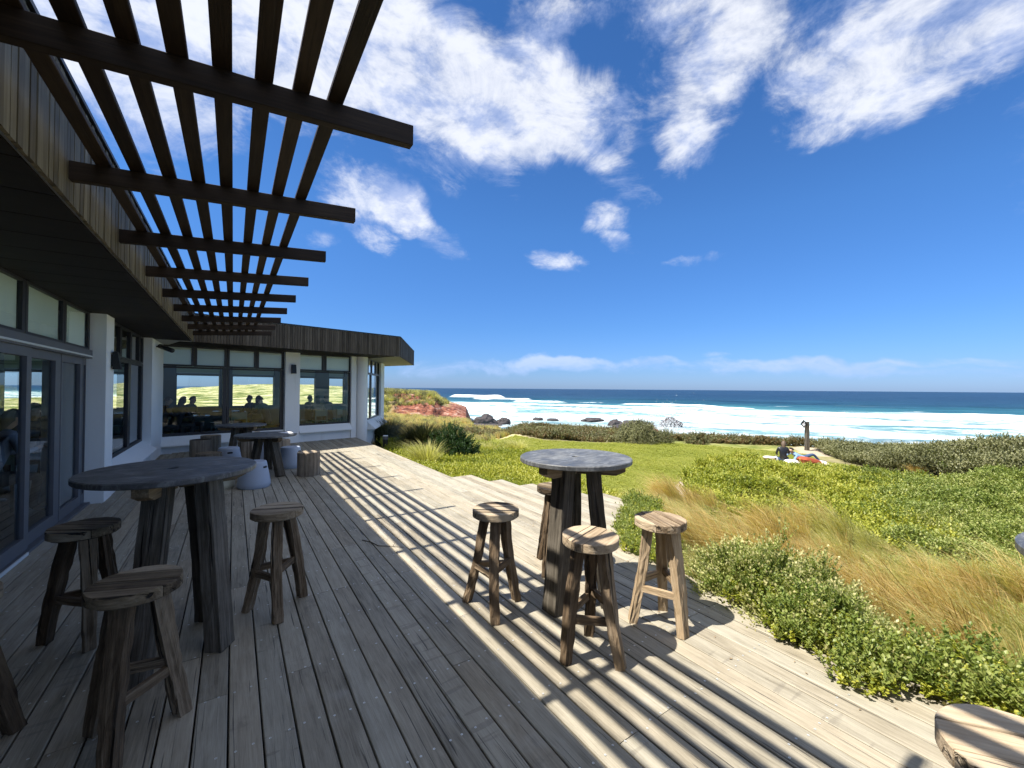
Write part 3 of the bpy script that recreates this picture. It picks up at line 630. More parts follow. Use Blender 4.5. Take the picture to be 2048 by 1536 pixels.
# ------------------------------------------------------------------ furniture
def clip_disc(R_, a, b, n=26, wob=0.0, rr=rnd):
    """outline of the part of a disc with a<x<b"""
    pts = []
    for k in range(n * 2):
        t = 2 * math.pi * k / (n * 2); r = R_ * (1 + wob * math.sin(3 * t + 1) + wob * .6 * math.sin(7 * t)); pts.append((r * math.cos(t), r * math.sin(t)))
    def cut(P, f):
        out = []
        for i in range(len(P)):
            p, q = P[i], P[(i + 1) % len(P)]; fp, fq = f(p), f(q)
            if fp >= 0: out.append(p)
            if fp * fq < 0: s_ = fp / (fp - fq); out.append((p[0] + (q[0] - p[0]) * s_, p[1] + (q[1] - p[1]) * s_))
        return out
    return cut(cut(pts, lambda p: p[0] - a), lambda p: b - p[0])
def slab_from(mb, out, z0, z1, ch=.004, grain='y', off=0, jag=0, rr=rnd):
    n = len(out); cx = sum(p[0] for p in out) / n; cy = sum(p[1] for p in out) / n
    ins = [(p[0] + (cx - p[0]) * ch / max(.01, math.hypot(cx - p[0], cy - p[1])), p[1] + (cy - p[1]) * ch / max(.01, math.hypot(cx - p[0], cy - p[1]))) for p in out]
    zz = [z1 + rr.uniform(-jag, jag) for _ in out]
    vs = [(x, y, z0) for x, y in out] + [(x, y, z1 - ch) for x, y in out] + [(x, y, z) for (x, y), z in zip(ins, zz)]
    fs = [tuple(reversed(range(n)))] + [(k, (k + 1) % n, n + (k + 1) % n, n + k) for k in range(n)] + [(n + k, n + (k + 1) % n, 2 * n + (k + 1) % n, 2 * n + k) for k in range(n)] + [tuple(range(2 * n, 3 * n))]
    mb.add(vs, fs, [(p[0] + off, p[2] + off * .3, p[1]) for p in vs])
def bar_stool(label, ctr, feet, seat_rot, seed, R_=.173, H_=.748, nplank=4, group='timber bar stools', sm='seat', lm='stool'):
    rr = random.Random(seed)
    t = thing('bar_stool', label, 'bar stool', (ctr[0], ctr[1], 0), 0, group)
    st = None
    base = MB(); slab_from(base, [(.94 * R_ * math.cos(k * .2618), .94 * R_ * math.sin(k * .2618)) for k in range(24)], H_ - .058, H_ - .049, .002, off=seed, rr=rr)
    st = base.obj('seat', M[sm], t); st.rotation_euler.z = seat_rot
    ed = sorted([-R_] + [-R_ + 2 * R_ * (i + rr.uniform(-.22, .22)) / nplank for i in range(1, nplank)] + [R_ + .01]); ed[0] -= .01
    for i in range(nplank):
        mb = MB(); o = clip_disc(R_, ed[i] + .0024, ed[i + 1] - .0024, wob=.008, rr=rr)
        if len(o) < 4: continue
        slab_from(mb, o, H_ - .050, H_ + rr.uniform(-.0035, .002), .0035, off=rr.uniform(0, 40), jag=.0012, rr=rr)
        mb.obj('plank', M[sm], st)
    tops = []
    for i, (fx, fy) in enumerate(feet):
        fx -= ctr[0]; fy -= ctr[1]; l = math.hypot(fx, fy); tx, ty = fx / l * .085, fy / l * .085
        mb = MB(); mb.beam((fx, fy, 0), (tx, ty, H_ - .056), .062, .056, .074 + rr.uniform(-.006, .01), .064, seed * 10 + i, side=(-fy, fx, 0), nl=14, rough=.008, groove=.011, twist=rr.uniform(-.45, .45), bow=.014)
        mb.obj('leg', M[lm], t); tops.append((Vector((fx, fy, 0)), Vector((tx, ty, H_ - .05))))
    hs = [.27, .33, .30]
    for i in range(3):
        a, b = tops[i], tops[(i + 1) % 3]; h = (hs[i] + rr.uniform(-.02, .02)) / (H_ - .05)
        p, q = a[0].lerp(a[1], h), b[0].lerp(b[1], h); d = (q - p).normalized()
        mb = MB(); mb.beam(p + d * .012, q - d * .012, .026, .046, .026, .044, seed * 10 + 5 + i, side=(-d.y, d.x, 0), nl=5, rough=.002, groove=.003, bow=.004)
        mb.obj('stretcher', M[lm], t)
    return t
bar_stool('timber bar stool with a dark striped plank seat, standing left of the sunlit tall table', (1.649, 2.664), [(1.522, 2.874), (1.543, 2.487), (1.853, 2.676)], .9, 21, nplank=5)
bar_stool('timber bar stool with a pale seat, standing nearest in front of the sunlit tall table', (1.846, 1.865), [(1.680, 1.902), (1.922, 1.685), (2.005, 2.037)], 1.9, 32, sm='seat_pale', nplank=3)
bar_stool('pale straw-coloured bar stool between the sunlit tall table and the leafy shrub', (2.50, 1.844), [(2.372, 1.975), (2.506, 1.67), (2.70, 1.967)], -.35, 43, sm='seat_pale', lm='stool_pale', nplank=6)
bar_stool('bar stool mostly hidden behind the legs of the sunlit tall table', (2.50, 2.98), [(2.29, 2.86), (2.50, 3.2), (2.64, 2.82)], .3, 54)
bar_stool('shaded bar stool standing alone to the right of the dark foreground table', (.283, 3.542), [(.1, 3.628), (.278, 3.33), (.472, 3.648)], 1.25, 65)
bar_stool('dark bar stool beside the sliding doors, left of the foreground table', (-.786, 3.77), [(-.985, 3.873), (-.728, 3.63), (-.62, 3.93)], 1.0, 76)
bar_stool('large shaded bar stool with a split plank seat right in front of the foreground table', (-.363, 2.577), [(-.19, 2.684), (-.42, 2.43), (-.53, 2.75)], 1.2, 87)
bar_stool('bar stool cut off by the left edge of the picture', (-1.02, 2.80), [(-.85, 2.98), (-1.2, 2.85), (-.98, 2.6)], .4, 98)
bar_stool('bar stool with a deeply cracked seat cut off in the bottom right corner', (1.655, .13), [(1.80, .25), (1.5, .22), (1.66, -.04)], .62, 109, R_=.18, nplank=3, sm='seat_pale')

def tall_table(label, ctr, Rt, H_, feet, tops, seed, low=False, group='round tables with charcoal tops'):
    rr = random.Random(seed); t = thing('round_table', label, 'table', (ctr[0], ctr[1], 0), 0, group)
    mb = MB(); th = .036
    prof = [(.031, -th), (Rt - .006, -th), (Rt, -th + .006), (Rt, -.006), (Rt - .006, 0), (.031, 0), (.028, -.003), (.028, -th)]
    mb.lathe((0, 0, H_), prof, 72, smooth=False); tt = mb.obj('tabletop', M['slate'], t)
    mb = MB(); mb.cyl((0, 0, H_ - th - .002), .027, .027, .004, 20); mb.obj('umbrella_hole', M['slot'], t)
    for i, (fx, fy) in enumerate(feet):
        fx -= ctr[0]; fy -= ctr[1]; tx, ty = tops[i][0] - ctr[0], tops[i][1] - ctr[1]
        w = (.150 if seed == 5 else .128) if not low else .135
        mb = MB(); mb.beam((fx, fy, 0), (tx, ty, H_ - th - .002), w, .11, w * .98, .105, seed * 7 + i, side=(-fy - .05, fx, 0), nl=12, rough=.005, groove=.007, bow=.008)
        mb.obj('leg', M['tleg'], t)
    a0 = math.atan2(feet[0][1] - ctr[1], feet[0][0] - ctr[0])
    for i in range(3):
        a = a0 + i * 2.094; d = Vector((math.cos(a), math.sin(a), 0)); r1 = Rt * .88
        z = H_ - th - .043 - i * .0007; mb = MB()
        n = Vector((-d.y, d.x, 0)); w2 = .04; vs = []
        for s_ in (-w2, w2):
            for r_, zz in ((.03, z + .041), (r1, z + .041), (r1, z - .012), (r1 - .07, z - .045), (.03, z - .045)):
                q = d * r_ + n * s_; vs.append((q.x, q.y, zz))
        mb.add(vs, [(0, 1, 2, 3, 4), (9, 8, 7, 6, 5)] + [(k, k + 5, (k + 1) % 5 + 5, (k + 1) % 5) for k in range(5)], [(p[2], math.hypot(p[0], p[1]) * 0 + p[0] * n.x + p[1] * n.y, p[0] * d.x + p[1] * d.y + i * 3) for p in vs])
        mb.obj('apron', M['rough_tleg'], t)
    return t
tall_table('tall round table in the sun with a streaked charcoal top', (2.235, 2.43), .432, 1.12, [(1.985, 2.385), (2.40, 2.24), (2.45, 2.72)], [(2.10, 2.41), (2.29, 2.30), (2.30, 2.55)], 5)
tall_table('large dark round table in the foreground shade by the sliding doors', (-.319, 3.45), .461, 1.12, [(-.43, 3.03), (-.05, 3.22), (-.13, 3.66)], [(-.36, 3.27), (-.13, 3.33), (-.2, 3.55)], 6)
tall_table('low round table with a painted sun patch on its right side, beside the upright log stool', (.53, 9.15), .52, .75, [(.74, 8.72), (.30, 8.98), (.60, 9.62)], [(.62, 9.0), (.42, 9.08), (.56, 9.32)], 7, True)
tall_table('low round table farthest back, standing close to the wing windows', (.165, 11.75), .52, .75, [(.42, 11.40), (-.05, 11.55), (.2, 12.2)], [(.27, 11.6), (.06, 11.68), (.18, 11.92)], 8, True)
tall_table('round table cut off by the right edge of the picture above the corner stool', (2.42, -.20), .44, 1.12, [(2.42, -.56), (2.72, -.07), (2.12, -.32)], [(2.42, -.32), (2.52, -.17), (2.32, -.22)], 9)
mb = MB(); mb.box((-.105, -.15, 0), (.105, .15, .0015)); o = mb.obj('sun_patch_sheet', M['paper']); o.location = (.90, 9.22, .7515); o.rotation_euler.z = .5  # white sheet stands in for the sun patch on the tabletop
tag(o, 'white sheet painting a sun patch on the right side of the low round table', 'paper')

def log_stool(label, x, y, seed, r=.19, h=.43):
    rr = random.Random(seed); n = 44; t = thing('log_stool', label, 'log stool', (x, y, 0), rr.uniform(0, 3), 'log stools')
    ph = [rr.uniform(-1, 1) for _ in range(n)]; rad = [r * (1 + .012 * ph[k] + .02 * math.sin(2 * 6.283 * k / n + seed)) - (.012 if rr.random() < .12 else 0) for k in range(n)]
    vs = []; gs = []
    for z, f in ((0, .985), (.01, 1.0), (h - .012, 1.0), (h, .97)):
        for k in range(n):
            a = 6.283 * k / n; vs.append((rad[k] * f * math.cos(a), rad[k] * f * math.sin(a), z)); gs.append((k * .03, seed, z))
    mb = MB(); mb.add(vs, [(i * n + k, i * n + (k + 1) % n, (i + 1) * n + (k + 1) % n, (i + 1) * n + k) for i in range(3) for k in range(n)], gs); mb.obj('bark_side', M['log'], t)
    mb = MB(); c = [(v[0], v[1], v[2] + .001) for v in vs[3 * n:]]; mb.add(c + [(0, 0, h + .003)], [(k, (k + 1) % n, n) for k in range(n)], [(v[0] * 3, v[1] * 3, .2) for v in c] + [(0, 0, .2)]); mb.obj('cut_top', M['seat'], t)
    return t
log_stool('upright log stool at the edge of the sun, right of the low round table', 1.19, 8.62, 1, .195, .43)
log_stool('dark log stool in the shade, front one of the pair by the white sill', -.60, 11.75, 2, .20, .44)
log_stool('dark log stool in the shade, rear one of the pair by the white sill', -.44, 12.45, 3, .20, .46)
log_stool('log stool with a pale cut top just behind the foreground table', -.36, 9.55, 4, .20, .41)
log_stool('log stool half hidden behind the white slotted stool near the wing wall', .93, 11.0, 5, .19, .42)
log_stool('log stool in deep shade behind the low table legs', .27, 11.2, 6, .17, .42)
def slot_stool(label, x, y, rz, mat='plastic', h=.42):
    t = thing('moulded_stool', label, 'stool', (x, y, 0), rz, 'moulded stools with slot handles')
    mb = MB(); mb.lathe((0, 0, 0), [(.222, 0), (.240, .03), (.238, .08), (.222, .18), (.198, .30), (.182, h - .03), (.176, h - .008), (.165, h), (.13, h - .004), (0.001, h - .006)], 48); mb.obj('shell', M[mat], t)
    for s_ in (0, math.pi):
        mb = MB(); zz = h - .09; rr_ = .1935
        vs = []
        for k in range(7):
            a = (k - 3) / 3 * .24; dz = .012 if k in (0, 6) else .016
            for z in (zz - dz, zz + dz): rad = .182 + (.198 - .182) * (h - .03 - z) / (h - .33) + .0012; vs.append((rad * math.cos(a), rad * math.sin(a), z))
        mb.add(vs, [(2 * k, 2 * k + 2, 2 * k + 3, 2 * k + 1) for k in range(6)]); o = mb.obj('slot_handle', M['slot'], t); o.rotation_euler.z = s_
    return t
def face(x, y, off=0): return math.atan2(-y, -x) + off
slot_stool('pale moulded stool standing just past the right edge of the foreground table', .30, 8.05, face(.30, 8.05, .95))
slot_stool('pale moulded stool between the low round table and the sunlit log stool', .99, 9.62, face(.99, 9.62, 1.05))
slot_stool('pale moulded stool with its slot facing the camera, left of the low tables', -.06, 10.15, face(-.06, 10.15, .1))
slot_stool('cream moulded stool hidden behind the right rim of the foreground table', -.20, 8.25, face(-.2, 8.25, -1.6), 'plastic_cream', .42)
slot_stool('pale moulded stool glimpsed between the legs of the low round table', .62, 10.5, .4)
# ------------------------------------------------------------------ people
def mat_col(name, col, rough=.8):
    if name not in M: M[name] = plain(name, col, rough, .12, 12, .2)
    return M[name]
BONES = {
 'chair': dict(pelvis=(0, 0, .50), spine=(0, -.01, .72), chest=(0, .02, .95), neck=(0, .03, 1.10), jaw=(0, .055, 1.155), head=(0, .05, 1.235), crown=(0, .035, 1.30),
   shL=(-.165, .02, 1.03), elL=(-.23, .10, .79), wrL=(-.15, .34, .78), shR=(.165, .02, 1.03), elR=(.23, .12, .80), wrR=(.12, .33, .84),
   hipL=(-.09, .02, .49), knL=(-.12, .45, .49), anL=(-.11, .46, .09), toL=(-.12, .63, .035), hipR=(.09, .02, .49), knR=(.12, .44, .49), anR=(.13, .38, .09), toR=(.14, .55, .035)),
 'ground': dict(pelvis=(0, 0, .14), spine=(0, .02, .36), chest=(0, .06, .56), neck=(.01, .09, .71), jaw=(.03, .12, .755), head=(.035, .115, .83), crown=(.03, .10, .895),
   shL=(-.165, .05, .64), elL=(-.24, .10, .40), wrL=(-.16, .33, .34), shR=(.165, .05, .64), elR=(.26, .14, .42), wrR=(.17, .36, .42),
   hipL=(-.1, .03, .13), knL=(-.22, .38, .22), anL=(.05, .52, .07), toL=(.18, .58, .05), hipR=(.1, .03, .13), knR=(.26, .38, .20), anR=(-.02, .40, .08), toR=(-.14, .46, .05)),
 'recline': dict(pelvis=(.42, .0, .17), spine=(.22, .02, .22), chest=(.02, .03, .33), neck=(-.11, .02, .45), jaw=(-.165, .0, .475), head=(-.17, .0, .555), crown=(-.165, .01, .62),
   shL=(-.02, -.13, .30), elL=(-.18, -.16, .06), wrL=(-.36, -.06, .05), shR=(-.04, .14, .44), elR=(-.14, .30, .30), wrR=(-.30, .22, .18),
   hipL=(.48, -.09, .14), knL=(.86, -.22, .12), anL=(1.22, -.02, .07), toL=(1.34, -.10, .06), hipR=(.48, .08, .24), knR=(.84, .05, .36), anR=(1.10, .06, .09), toR=(1.24, .0, .05)),
}
def make_person(label, loc, rz, pose, top, bottom, hair, skin=(.42, .27, .19), long_hair=False, lean=0.0, group=None, sc=1.0):
    J = {k: Vector(v) for k, v in BONES[pose].items()}
    if lean:
        for k in J:
            if J[k].z > .6: J[k].y += lean * (J[k].z - .5)
    rad = dict(pelvis=(.155, .115), spine=(.135, .10), chest=(.165, .105), neck=(.052, .055), jaw=(.062, .072), head=(.079, .094), crown=(.058, .066),
               sh=(.062, .062), el=(.045, .045), wr=(.03, .028), hip=(.095, .09), kn=(.062, .062), an=(.042, .045), to=(.042, .03))
    names = list(J); vs = [J[n] for n in names]; R_ = [rad.get(n, rad.get(n[:2], rad.get(n[:3]))) for n in names]; E_ = []
    ix = {n: i for i, n in enumerate(names)}
    def e(a, b): E_.append((ix[a], ix[b]))
    for a, b in (('pelvis', 'spine'), ('spine', 'chest'), ('chest', 'neck'), ('neck', 'jaw'), ('jaw', 'head'), ('head', 'crown')): e(a, b)
    up = (J['crown'] - J['neck']).normalized(); fwd = Vector((0, 1, 0)) if pose != 'recline' else Vector((-1, .1, 0)).normalized(); sdv = up.cross(fwd).normalized()
    def addv(p, r, par): vs.append(p); R_.append((r, r)); E_.append((par, len(vs) - 1)); return len(vs) - 1
    k = addv(J['head'] + fwd * .098 - up * .012, .017, ix['head']); addv(J['head'] + fwd * .114 - up * .03, .014, k)
    for s_ in (-1, 1): k = addv(J['head'] + sdv * s_ * .083 - up * .01, .016, ix['head']); addv(J['head'] + sdv * s_ * .092 + up * .015 - fwd * .01, .012, k)
    for s_ in 'LR':
        e('chest', 'sh' + s_); e('sh' + s_, 'el' + s_); e('el' + s_, 'wr' + s_); e('pelvis', 'hip' + s_); e('hip' + s_, 'kn' + s_); e('kn' + s_, 'an' + s_); e('an' + s_, 'to' + s_)
        d = (J['wr' + s_] - J['el' + s_]).normalized(); lat = d.cross(Vector((0, 0, 1))).normalized(); sg = -1 if s_ == 'L' else 1
        palm = addv(J['wr' + s_] + d * .055, .028, ix['wr' + s_])
        for j, (o, L) in enumerate(((-.026, .062), (-.009, .072), (.009, .068), (.026, .052))):
            b = addv(J['wr' + s_] + d * .09 + lat * o, .010, palm); c = addv(vs[b] + d * L * .5 - Vector((0, 0, .008)), .009, b); addv(vs[c] + d * L * .35 - Vector((0, 0, .022)), .0075, c)
        b = addv(J['wr' + s_] + d * .04 - lat * sg * .032, .012, ix['wr' + s_]); addv(vs[b] + d * .035 - lat * sg * .018, .009, b)
    me = bpy.data.meshes.new('body_skeleton'); me.from_pydata([tuple(v) for v in vs], E_, [])
    tmp = bpy.data.objects.new('tmp', me); COL.objects.link(tmp)
    md = tmp.modifiers.new('s', 'SKIN'); md.use_smooth_shade = True
    sv = me.skin_vertices[0].data
    for i, r in enumerate(R_): sv[i].radius = r; sv[i].use_root = (i == ix['pelvis'])
    md2 = tmp.modifiers.new('d', 'SUBSURF'); md2.levels = 1; md2.render_levels = 1
    dg = bpy.context.evaluated_depsgraph_get(); bm = bpy.data.meshes.new_from_object(tmp.evaluated_get(dg))
    bpy.data.objects.remove(tmp); bm.name = 'body'
    mats = [mat_col(*top), mat_col(*bottom), mat_col('skin_%d' % int(skin[0] * 100), skin, .55), mat_col('dark_shoe', (.02, .018, .016), .6)]
    bm.materials.clear()
    for m_ in mats: bm.materials.append(m_)
    segs = [('pelvis', 'spine', 0), ('spine', 'chest', 0), ('chest', 'neck', 0), ('neck', 'jaw', 2), ('jaw', 'head', 2), ('head', 'crown', 2)]
    for s_ in 'LR': segs += [('chest', 'sh' + s_, 0), ('sh' + s_, 'el' + s_, 0), ('el' + s_, 'wr' + s_, 0), ('hip' + s_, 'kn' + s_, 1), ('kn' + s_, 'an' + s_, 1), ('an' + s_, 'to' + s_, 3), ('pelvis', 'hip' + s_, 1)]
    A_ = np.array([J[a] for a, b, c in segs]); B_ = np.array([J[b] for a, b, c in segs]); mi = np.array([c for *_, c in segs])
    C = np.zeros(len(bm.polygons) * 3); bm.polygons.foreach_get('center', C); C = C.reshape(-1, 3)
    AB = B_ - A_; t_ = np.clip(((C[:, None] - A_) * AB).sum(2) / (AB * AB).sum(1), 0, 1); D = np.linalg.norm(C[:, None] - (A_ + t_[..., None] * AB), axis=2)
    ids = mi[D.argmin(1)]
    for s_ in 'LR':
        w = np.array(J['wr' + s_]); d = np.array(J['wr' + s_] - J['el' + s_]); ids[((C - w) @ d > -.004) & (np.linalg.norm(C - w, axis=1) < .24)] = 2
    bm.polygons.foreach_set('material_index', ids.astype(int)); bm.update()
    t = thing('person', label, 'person', loc, rz, group); t.scale = (sc,) * 3
    place('body', bm, t)
    # hair: cap over the skull, longer at the back for long hair
    mb = MB(); hc = J['head'] + up * .018 - fwd * .012; vs2 = []; n, m_ = 18, 10; rr = random.Random(len(label)); ed = -.15
    for i in range(m_ + 1):
        ph = math.pi / 2 - (math.pi * .62 if long_hair else math.pi * .55) * i / m_
        for k in range(n):
            th = 6.283 * k / n; c_ = math.cos(th)
            r = .104 + rr.uniform(-.003, .003); drop = max(0, -c_) * (.20 if long_hair else .02) * (i / m_) ** 2
            frontcut = .45 if c_ > .35 and i > m_ * .55 else 1
            p = hc + up * (r * math.sin(ph) * 1.0 - drop) + (sdv * math.sin(th) * .88 + fwd * c_ * .98) * r * math.cos(ph) * frontcut
            vs2.append(tuple(p))
    mb.add(vs2, [(i * n + k, i * n + (k + 1) % n, (i + 1) * n + (k + 1) % n, (i + 1) * n + k) for i in range(m_) for k in range(n)], None, 0, True)
    mb.obj('hair', mat_col(*hair), t)
    return t
BLACK = ('black_jacket', (.012, .012, .014), .35); DENIM = ('blue_denim', (.04, .07, .14)); DARKH = ('dark_brown_hair', (.03, .02, .014), .6); FAIR = ('streaked_fair_hair', (.10, .065, .04), .6)
CHECK = ('pale_blue_shirt', (.20, .32, .48)); GREYC = ('dark_grey_clothing', (.04, .045, .05)); OLIVE = ('olive_clothing', (.10, .11, .05)); BLUE2 = ('light_blue_shirt', (.24, .30, .42)); RUSTR = ('rust_red_trousers', (.35, .075, .03))

# ------------------------------------------------------------------ dining room behind the glass
def dining_table(label, x, y, r=.42):
    t = thing('dining_table', label, 'table', (x, y, 0), 0, 'dining tables indoors')
    mb = MB(); mb.cyl((0, 0, .72), r, r, .03, 28, smooth=False); mb.obj('tabletop', M['table_in'], t)
    mb = MB(); mb.cyl((0, 0, .02), .03, .03, .70, 10); mb.obj('leg', M['table_in'], t)
    mb = MB(); mb.lathe((0, 0, 0), [(.24, 0), (.24, .012), (.04, .03), (.03, .04)], 20); mb.obj('base', M['table_in'], t)
def dining_chair(label, x, y, rz):
    t = thing('dining_chair', label, 'chair', (x, y, 0), rz, 'dining chairs indoors'); m = M['chair_in']
    mb = MB(); mb.box((-.21, -.21, .44), (.21, .21, .47), 0, .006); mb.obj('seat', m, t)
    for sx in (-.19, .19):
        mb = MB(); mb.box((sx - .016, .16, 0), (sx + .016, .192, .44)); mb.obj('leg', m, t)
        mb = MB(); mb.box((sx - .016, -.215, 0), (sx + .016, -.183, .86)); mb.obj('leg', m, t)
    mb = MB(); mb.box((-.173, -.213, .62), (.173, -.188, .84), 0, .004); mb.obj('backrest', m, t)
for lab, x, y in [('round dining table behind the left half of the wide wing window', -1.0, 15.9), ('round dining table behind the right half of the wide wing window', .7, 17.9),
                  ('round dining table behind the window between the wing pillars', 2.75, 17.3), ('dining table near the rear windows of the dining room', -.2, 18.4), ('dining table just inside the sliding doors', -2.9, 8.9)]:
    dining_table(lab, x, y)
for lab, x, y, a in [('dining chair left of the table behind the wide wing window', -1.55, 16.5, -2.2), ('dining chair with its back to the wide wing window', .15, 15.7, .1), ('dining chair beside the mullion of the wide wing window', -.35, 16.6, 1.9),
                     ('dining chair with its back to the small wing window', 2.55, 16.1, .2), ('dining chair at the right of the small wing window', 3.15, 16.6, .9), ('dining chair at the left edge of the small wing window', 1.95, 16.6, -.7),
                     ('dining chair near the rear windows, in silhouette', .35, 19.0, 2.8), ('dining chair inside the sliding doors', -2.6, 8.2, .3)]:
    dining_chair(lab, x, y, a)
PP = [('silhouetted diner at the far left of the wide wing window', -1.66, 15.35, -1.2, GREYC, DARKH, 0, .1), ('diner with full dark hair leaning in behind the wide wing window', -1.36, 15.35, -.6, GREYC, DARKH, 1, .25),
      ('diner in olive clothing bending forward behind the wide wing window', -1.22, 16.1, -2.3, OLIVE, DARKH, 0, .3), ('taller silhouetted diner right of the window mullion', .50, 16.99, .9, GREYC, DARKH, 0, 0),
      ('silhouetted diner beside the tallest one, right of the mullion', .68, 16.4, -.3, OLIVE, DARKH, 1, .1), ('diner bending low over the table, right of the mullion', .98, 15.7, 1.0, GREYC, DARKH, 0, .35),
      ('upright diner at the left of the small wing window', 2.30, 16.7, -.9, GREYC, DARKH, 0, 0), ('diner seen from behind in the middle of the small wing window', 2.52, 16.2, -.1, OLIVE, DARKH, 1, .05),
      ('diner seen from behind at the right of the small wing window', 2.93, 16.5, .3, GREYC, DARKH, 0, .2),
      ('diner in a light blue shirt behind the leftmost sliding door', -2.45, 7.6, -.7, BLUE2, DARKH, 1, .25), ('diner behind the second sliding door, dark hair', -2.75, 9.6, -2.0, GREYC, DARKH, 1, .2),
      ('diner in blue beside the dark indoor column', -2.62, 10.3, 2.2, BLUE2, DARKH, 0, .15)]
for lab, x, y, a, top, hair, lh, ln in PP:
    make_person(lab, (x, y, 0), a, 'chair', top, GREYC, hair, long_hair=bool(lh), lean=ln, group='diners indoors')

# ------------------------------------------------------------------ terrain
def PX(x, y, z):
    w = x * FW[0] + y * FW[1] + (z - EYE) * FW[2]; w = np.where(w < .05, .05, w)
    return 1024 + FPX * (x * RT[0] + y * RT[1] + (z - EYE) * RT[2]) / w, 768 - FPX * (x * UP[0] + y * UP[1] + (z - EYE) * UP[2]) / w
def ground(x, y, detail=True):
    x = np.asarray(x, float); y = np.asarray(y, float)
    r = np.hypot(x, y); az = np.degrees(np.arctan2(x, y))
    d = x - 3.3
    base = np.interp(d, [-40, -12, 0, .4, 3, 6, 9, 14, 22, 30], [-.5, -.5, -.40, -.42, -.66, -.95, -1.12, -1.42, -1.75, -2.0])
    # dune rising under the scrub on the seaward right
    base = base + .75 * smoothstep(az, 74, 88) * smoothstep(r, 10, 22)
    Re = np.interp(az, [30, 34, 45, 55, 62, 70, 85, 120], [36, 34, 33, 32, 32, 32, 30, 31])
    shore = base + (-11 - base) * smoothstep(r, Re, Re + 9)
    foot = -3.5 - (az - 16) * .09 - 7 * smoothstep(az, 28, 29.5)
    zl = base + (-2.7 - base) * smoothstep(r, 16, 45); zl = zl + (foot - zl) * smoothstep(r, 42, 78)
    Ht = np.interp(az, [12, 16.6, 20, 23.3, 24.3, 26.2, 27.6, 28.6, 35], [.75, .35, .05, -.25, -2.2, -2.9, -4.2, -10, -11])
    jag = fbm2(x * .16, y * .16, 5, 4) * 3.2; jag2 = fbm2(x * .5, y * .5, 4, 9)
    tt = smoothstep(r + jag * 4, 80, 98)
    tt = tt * .55 + .45 * np.floor(tt * 5 + jag2 * .9 + .5).clip(0, 5) / 5
    head = zl + (Ht - zl) * tt
    head = head + jag2 * 1.0 * (tt > .03) * (tt < .97)
    head = head + (-11 - head) * smoothstep(r, 128, 145) * smoothstep(az, 13, 17)
    wl = smoothstep(az, 36, 32)
    z = shore * (1 - wl) + head * wl
    # rolling dunes and a green hill inland, behind the building
    hill = np.interp(az, [-40, -14, -8, -4, 0, 4, 8, 12, 15], [-2, -1.6, -1.0, .6, 2.6, 3.0, 3.0, 2.2, .0])
    inl = base + (-.9 - base) * smoothstep(r, 12, 60) + (hill + .9) * smoothstep(r, 70, 240)
    inl = inl + fbm2(x * .03, y * .03, 5, 2) * 2.0 * smoothstep(r, 40, 110) - .5 * smoothstep(r, 20, 60)
    cut = smoothstep(az, -4, -10)
    inl = inl + (-12 - inl) * smoothstep(r, 150, 180) * cut + (-12 - inl) * smoothstep(r, 420, 520) * (1 - cut)
    wi = smoothstep(az, 16, 12.5) * smoothstep(r, 18, 40)
    z = z * (1 - wi) + inl * wi
    if detail: z = z + fbm2(x * .7, y * .7, 4, 1) * .12 * smoothstep(r, 4, 12) + fbm2(x * .12, y * .12, 4, 3) * .9 * smoothstep(r, 22, 50) * (r < 400)
    return z
def at(px, py):
    """ground point seen at a pixel"""
    d = ray(px, py); t = np.concatenate([np.linspace(2, 40, 400), np.linspace(40.2, 300, 600)])
    p = d[None] * t[:, None]; z = EYE + p[:, 2]; below = z < ground(p[:, 0], p[:, 1]); i = int(np.argmax(below)); i = max(i, 1)
    q = p[i]; return float(q[0]), float(q[1]), float(ground(q[0], q[1]))
def inpoly(X, Y, poly):
    ins = np.zeros(X.shape, bool); n = len(poly)
    for i in range(n):
        (x0, y0), (x1, y1) = poly[i], poly[(i + 1) % n]
        if y0 == y1: continue
        c = ((y0 > Y) != (y1 > Y)) & (X < (x1 - x0) * (Y - y0) / (y1 - y0) + x0); ins ^= c
    return ins
LAWN = [(940, 893), (985, 879), (1030, 871), (1085, 881), (1200, 887), (1340, 883), (1410, 888), (1540, 893), (1600, 905), (1650, 925), (1740, 938), (1760, 950), (1640, 947), (1560, 935), (1480, 925), (1400, 938), (1372, 955), (1345, 975), (1325, 1010), (1260, 1040), (1180, 1030), (1110, 975), (1060, 940), (1045, 910), (1000, 897)]
SANDP = [[(1590, 893), (1650, 898), (1665, 916), (1600, 908)], [(1870, 1020), (2048, 1010), (2060, 1035), (1960, 1050)], [(1330, 960), (1375, 950), (1395, 985), (1350, 1005)], [(1790, 945), (1840, 945), (1880, 965), (1820, 970)]]
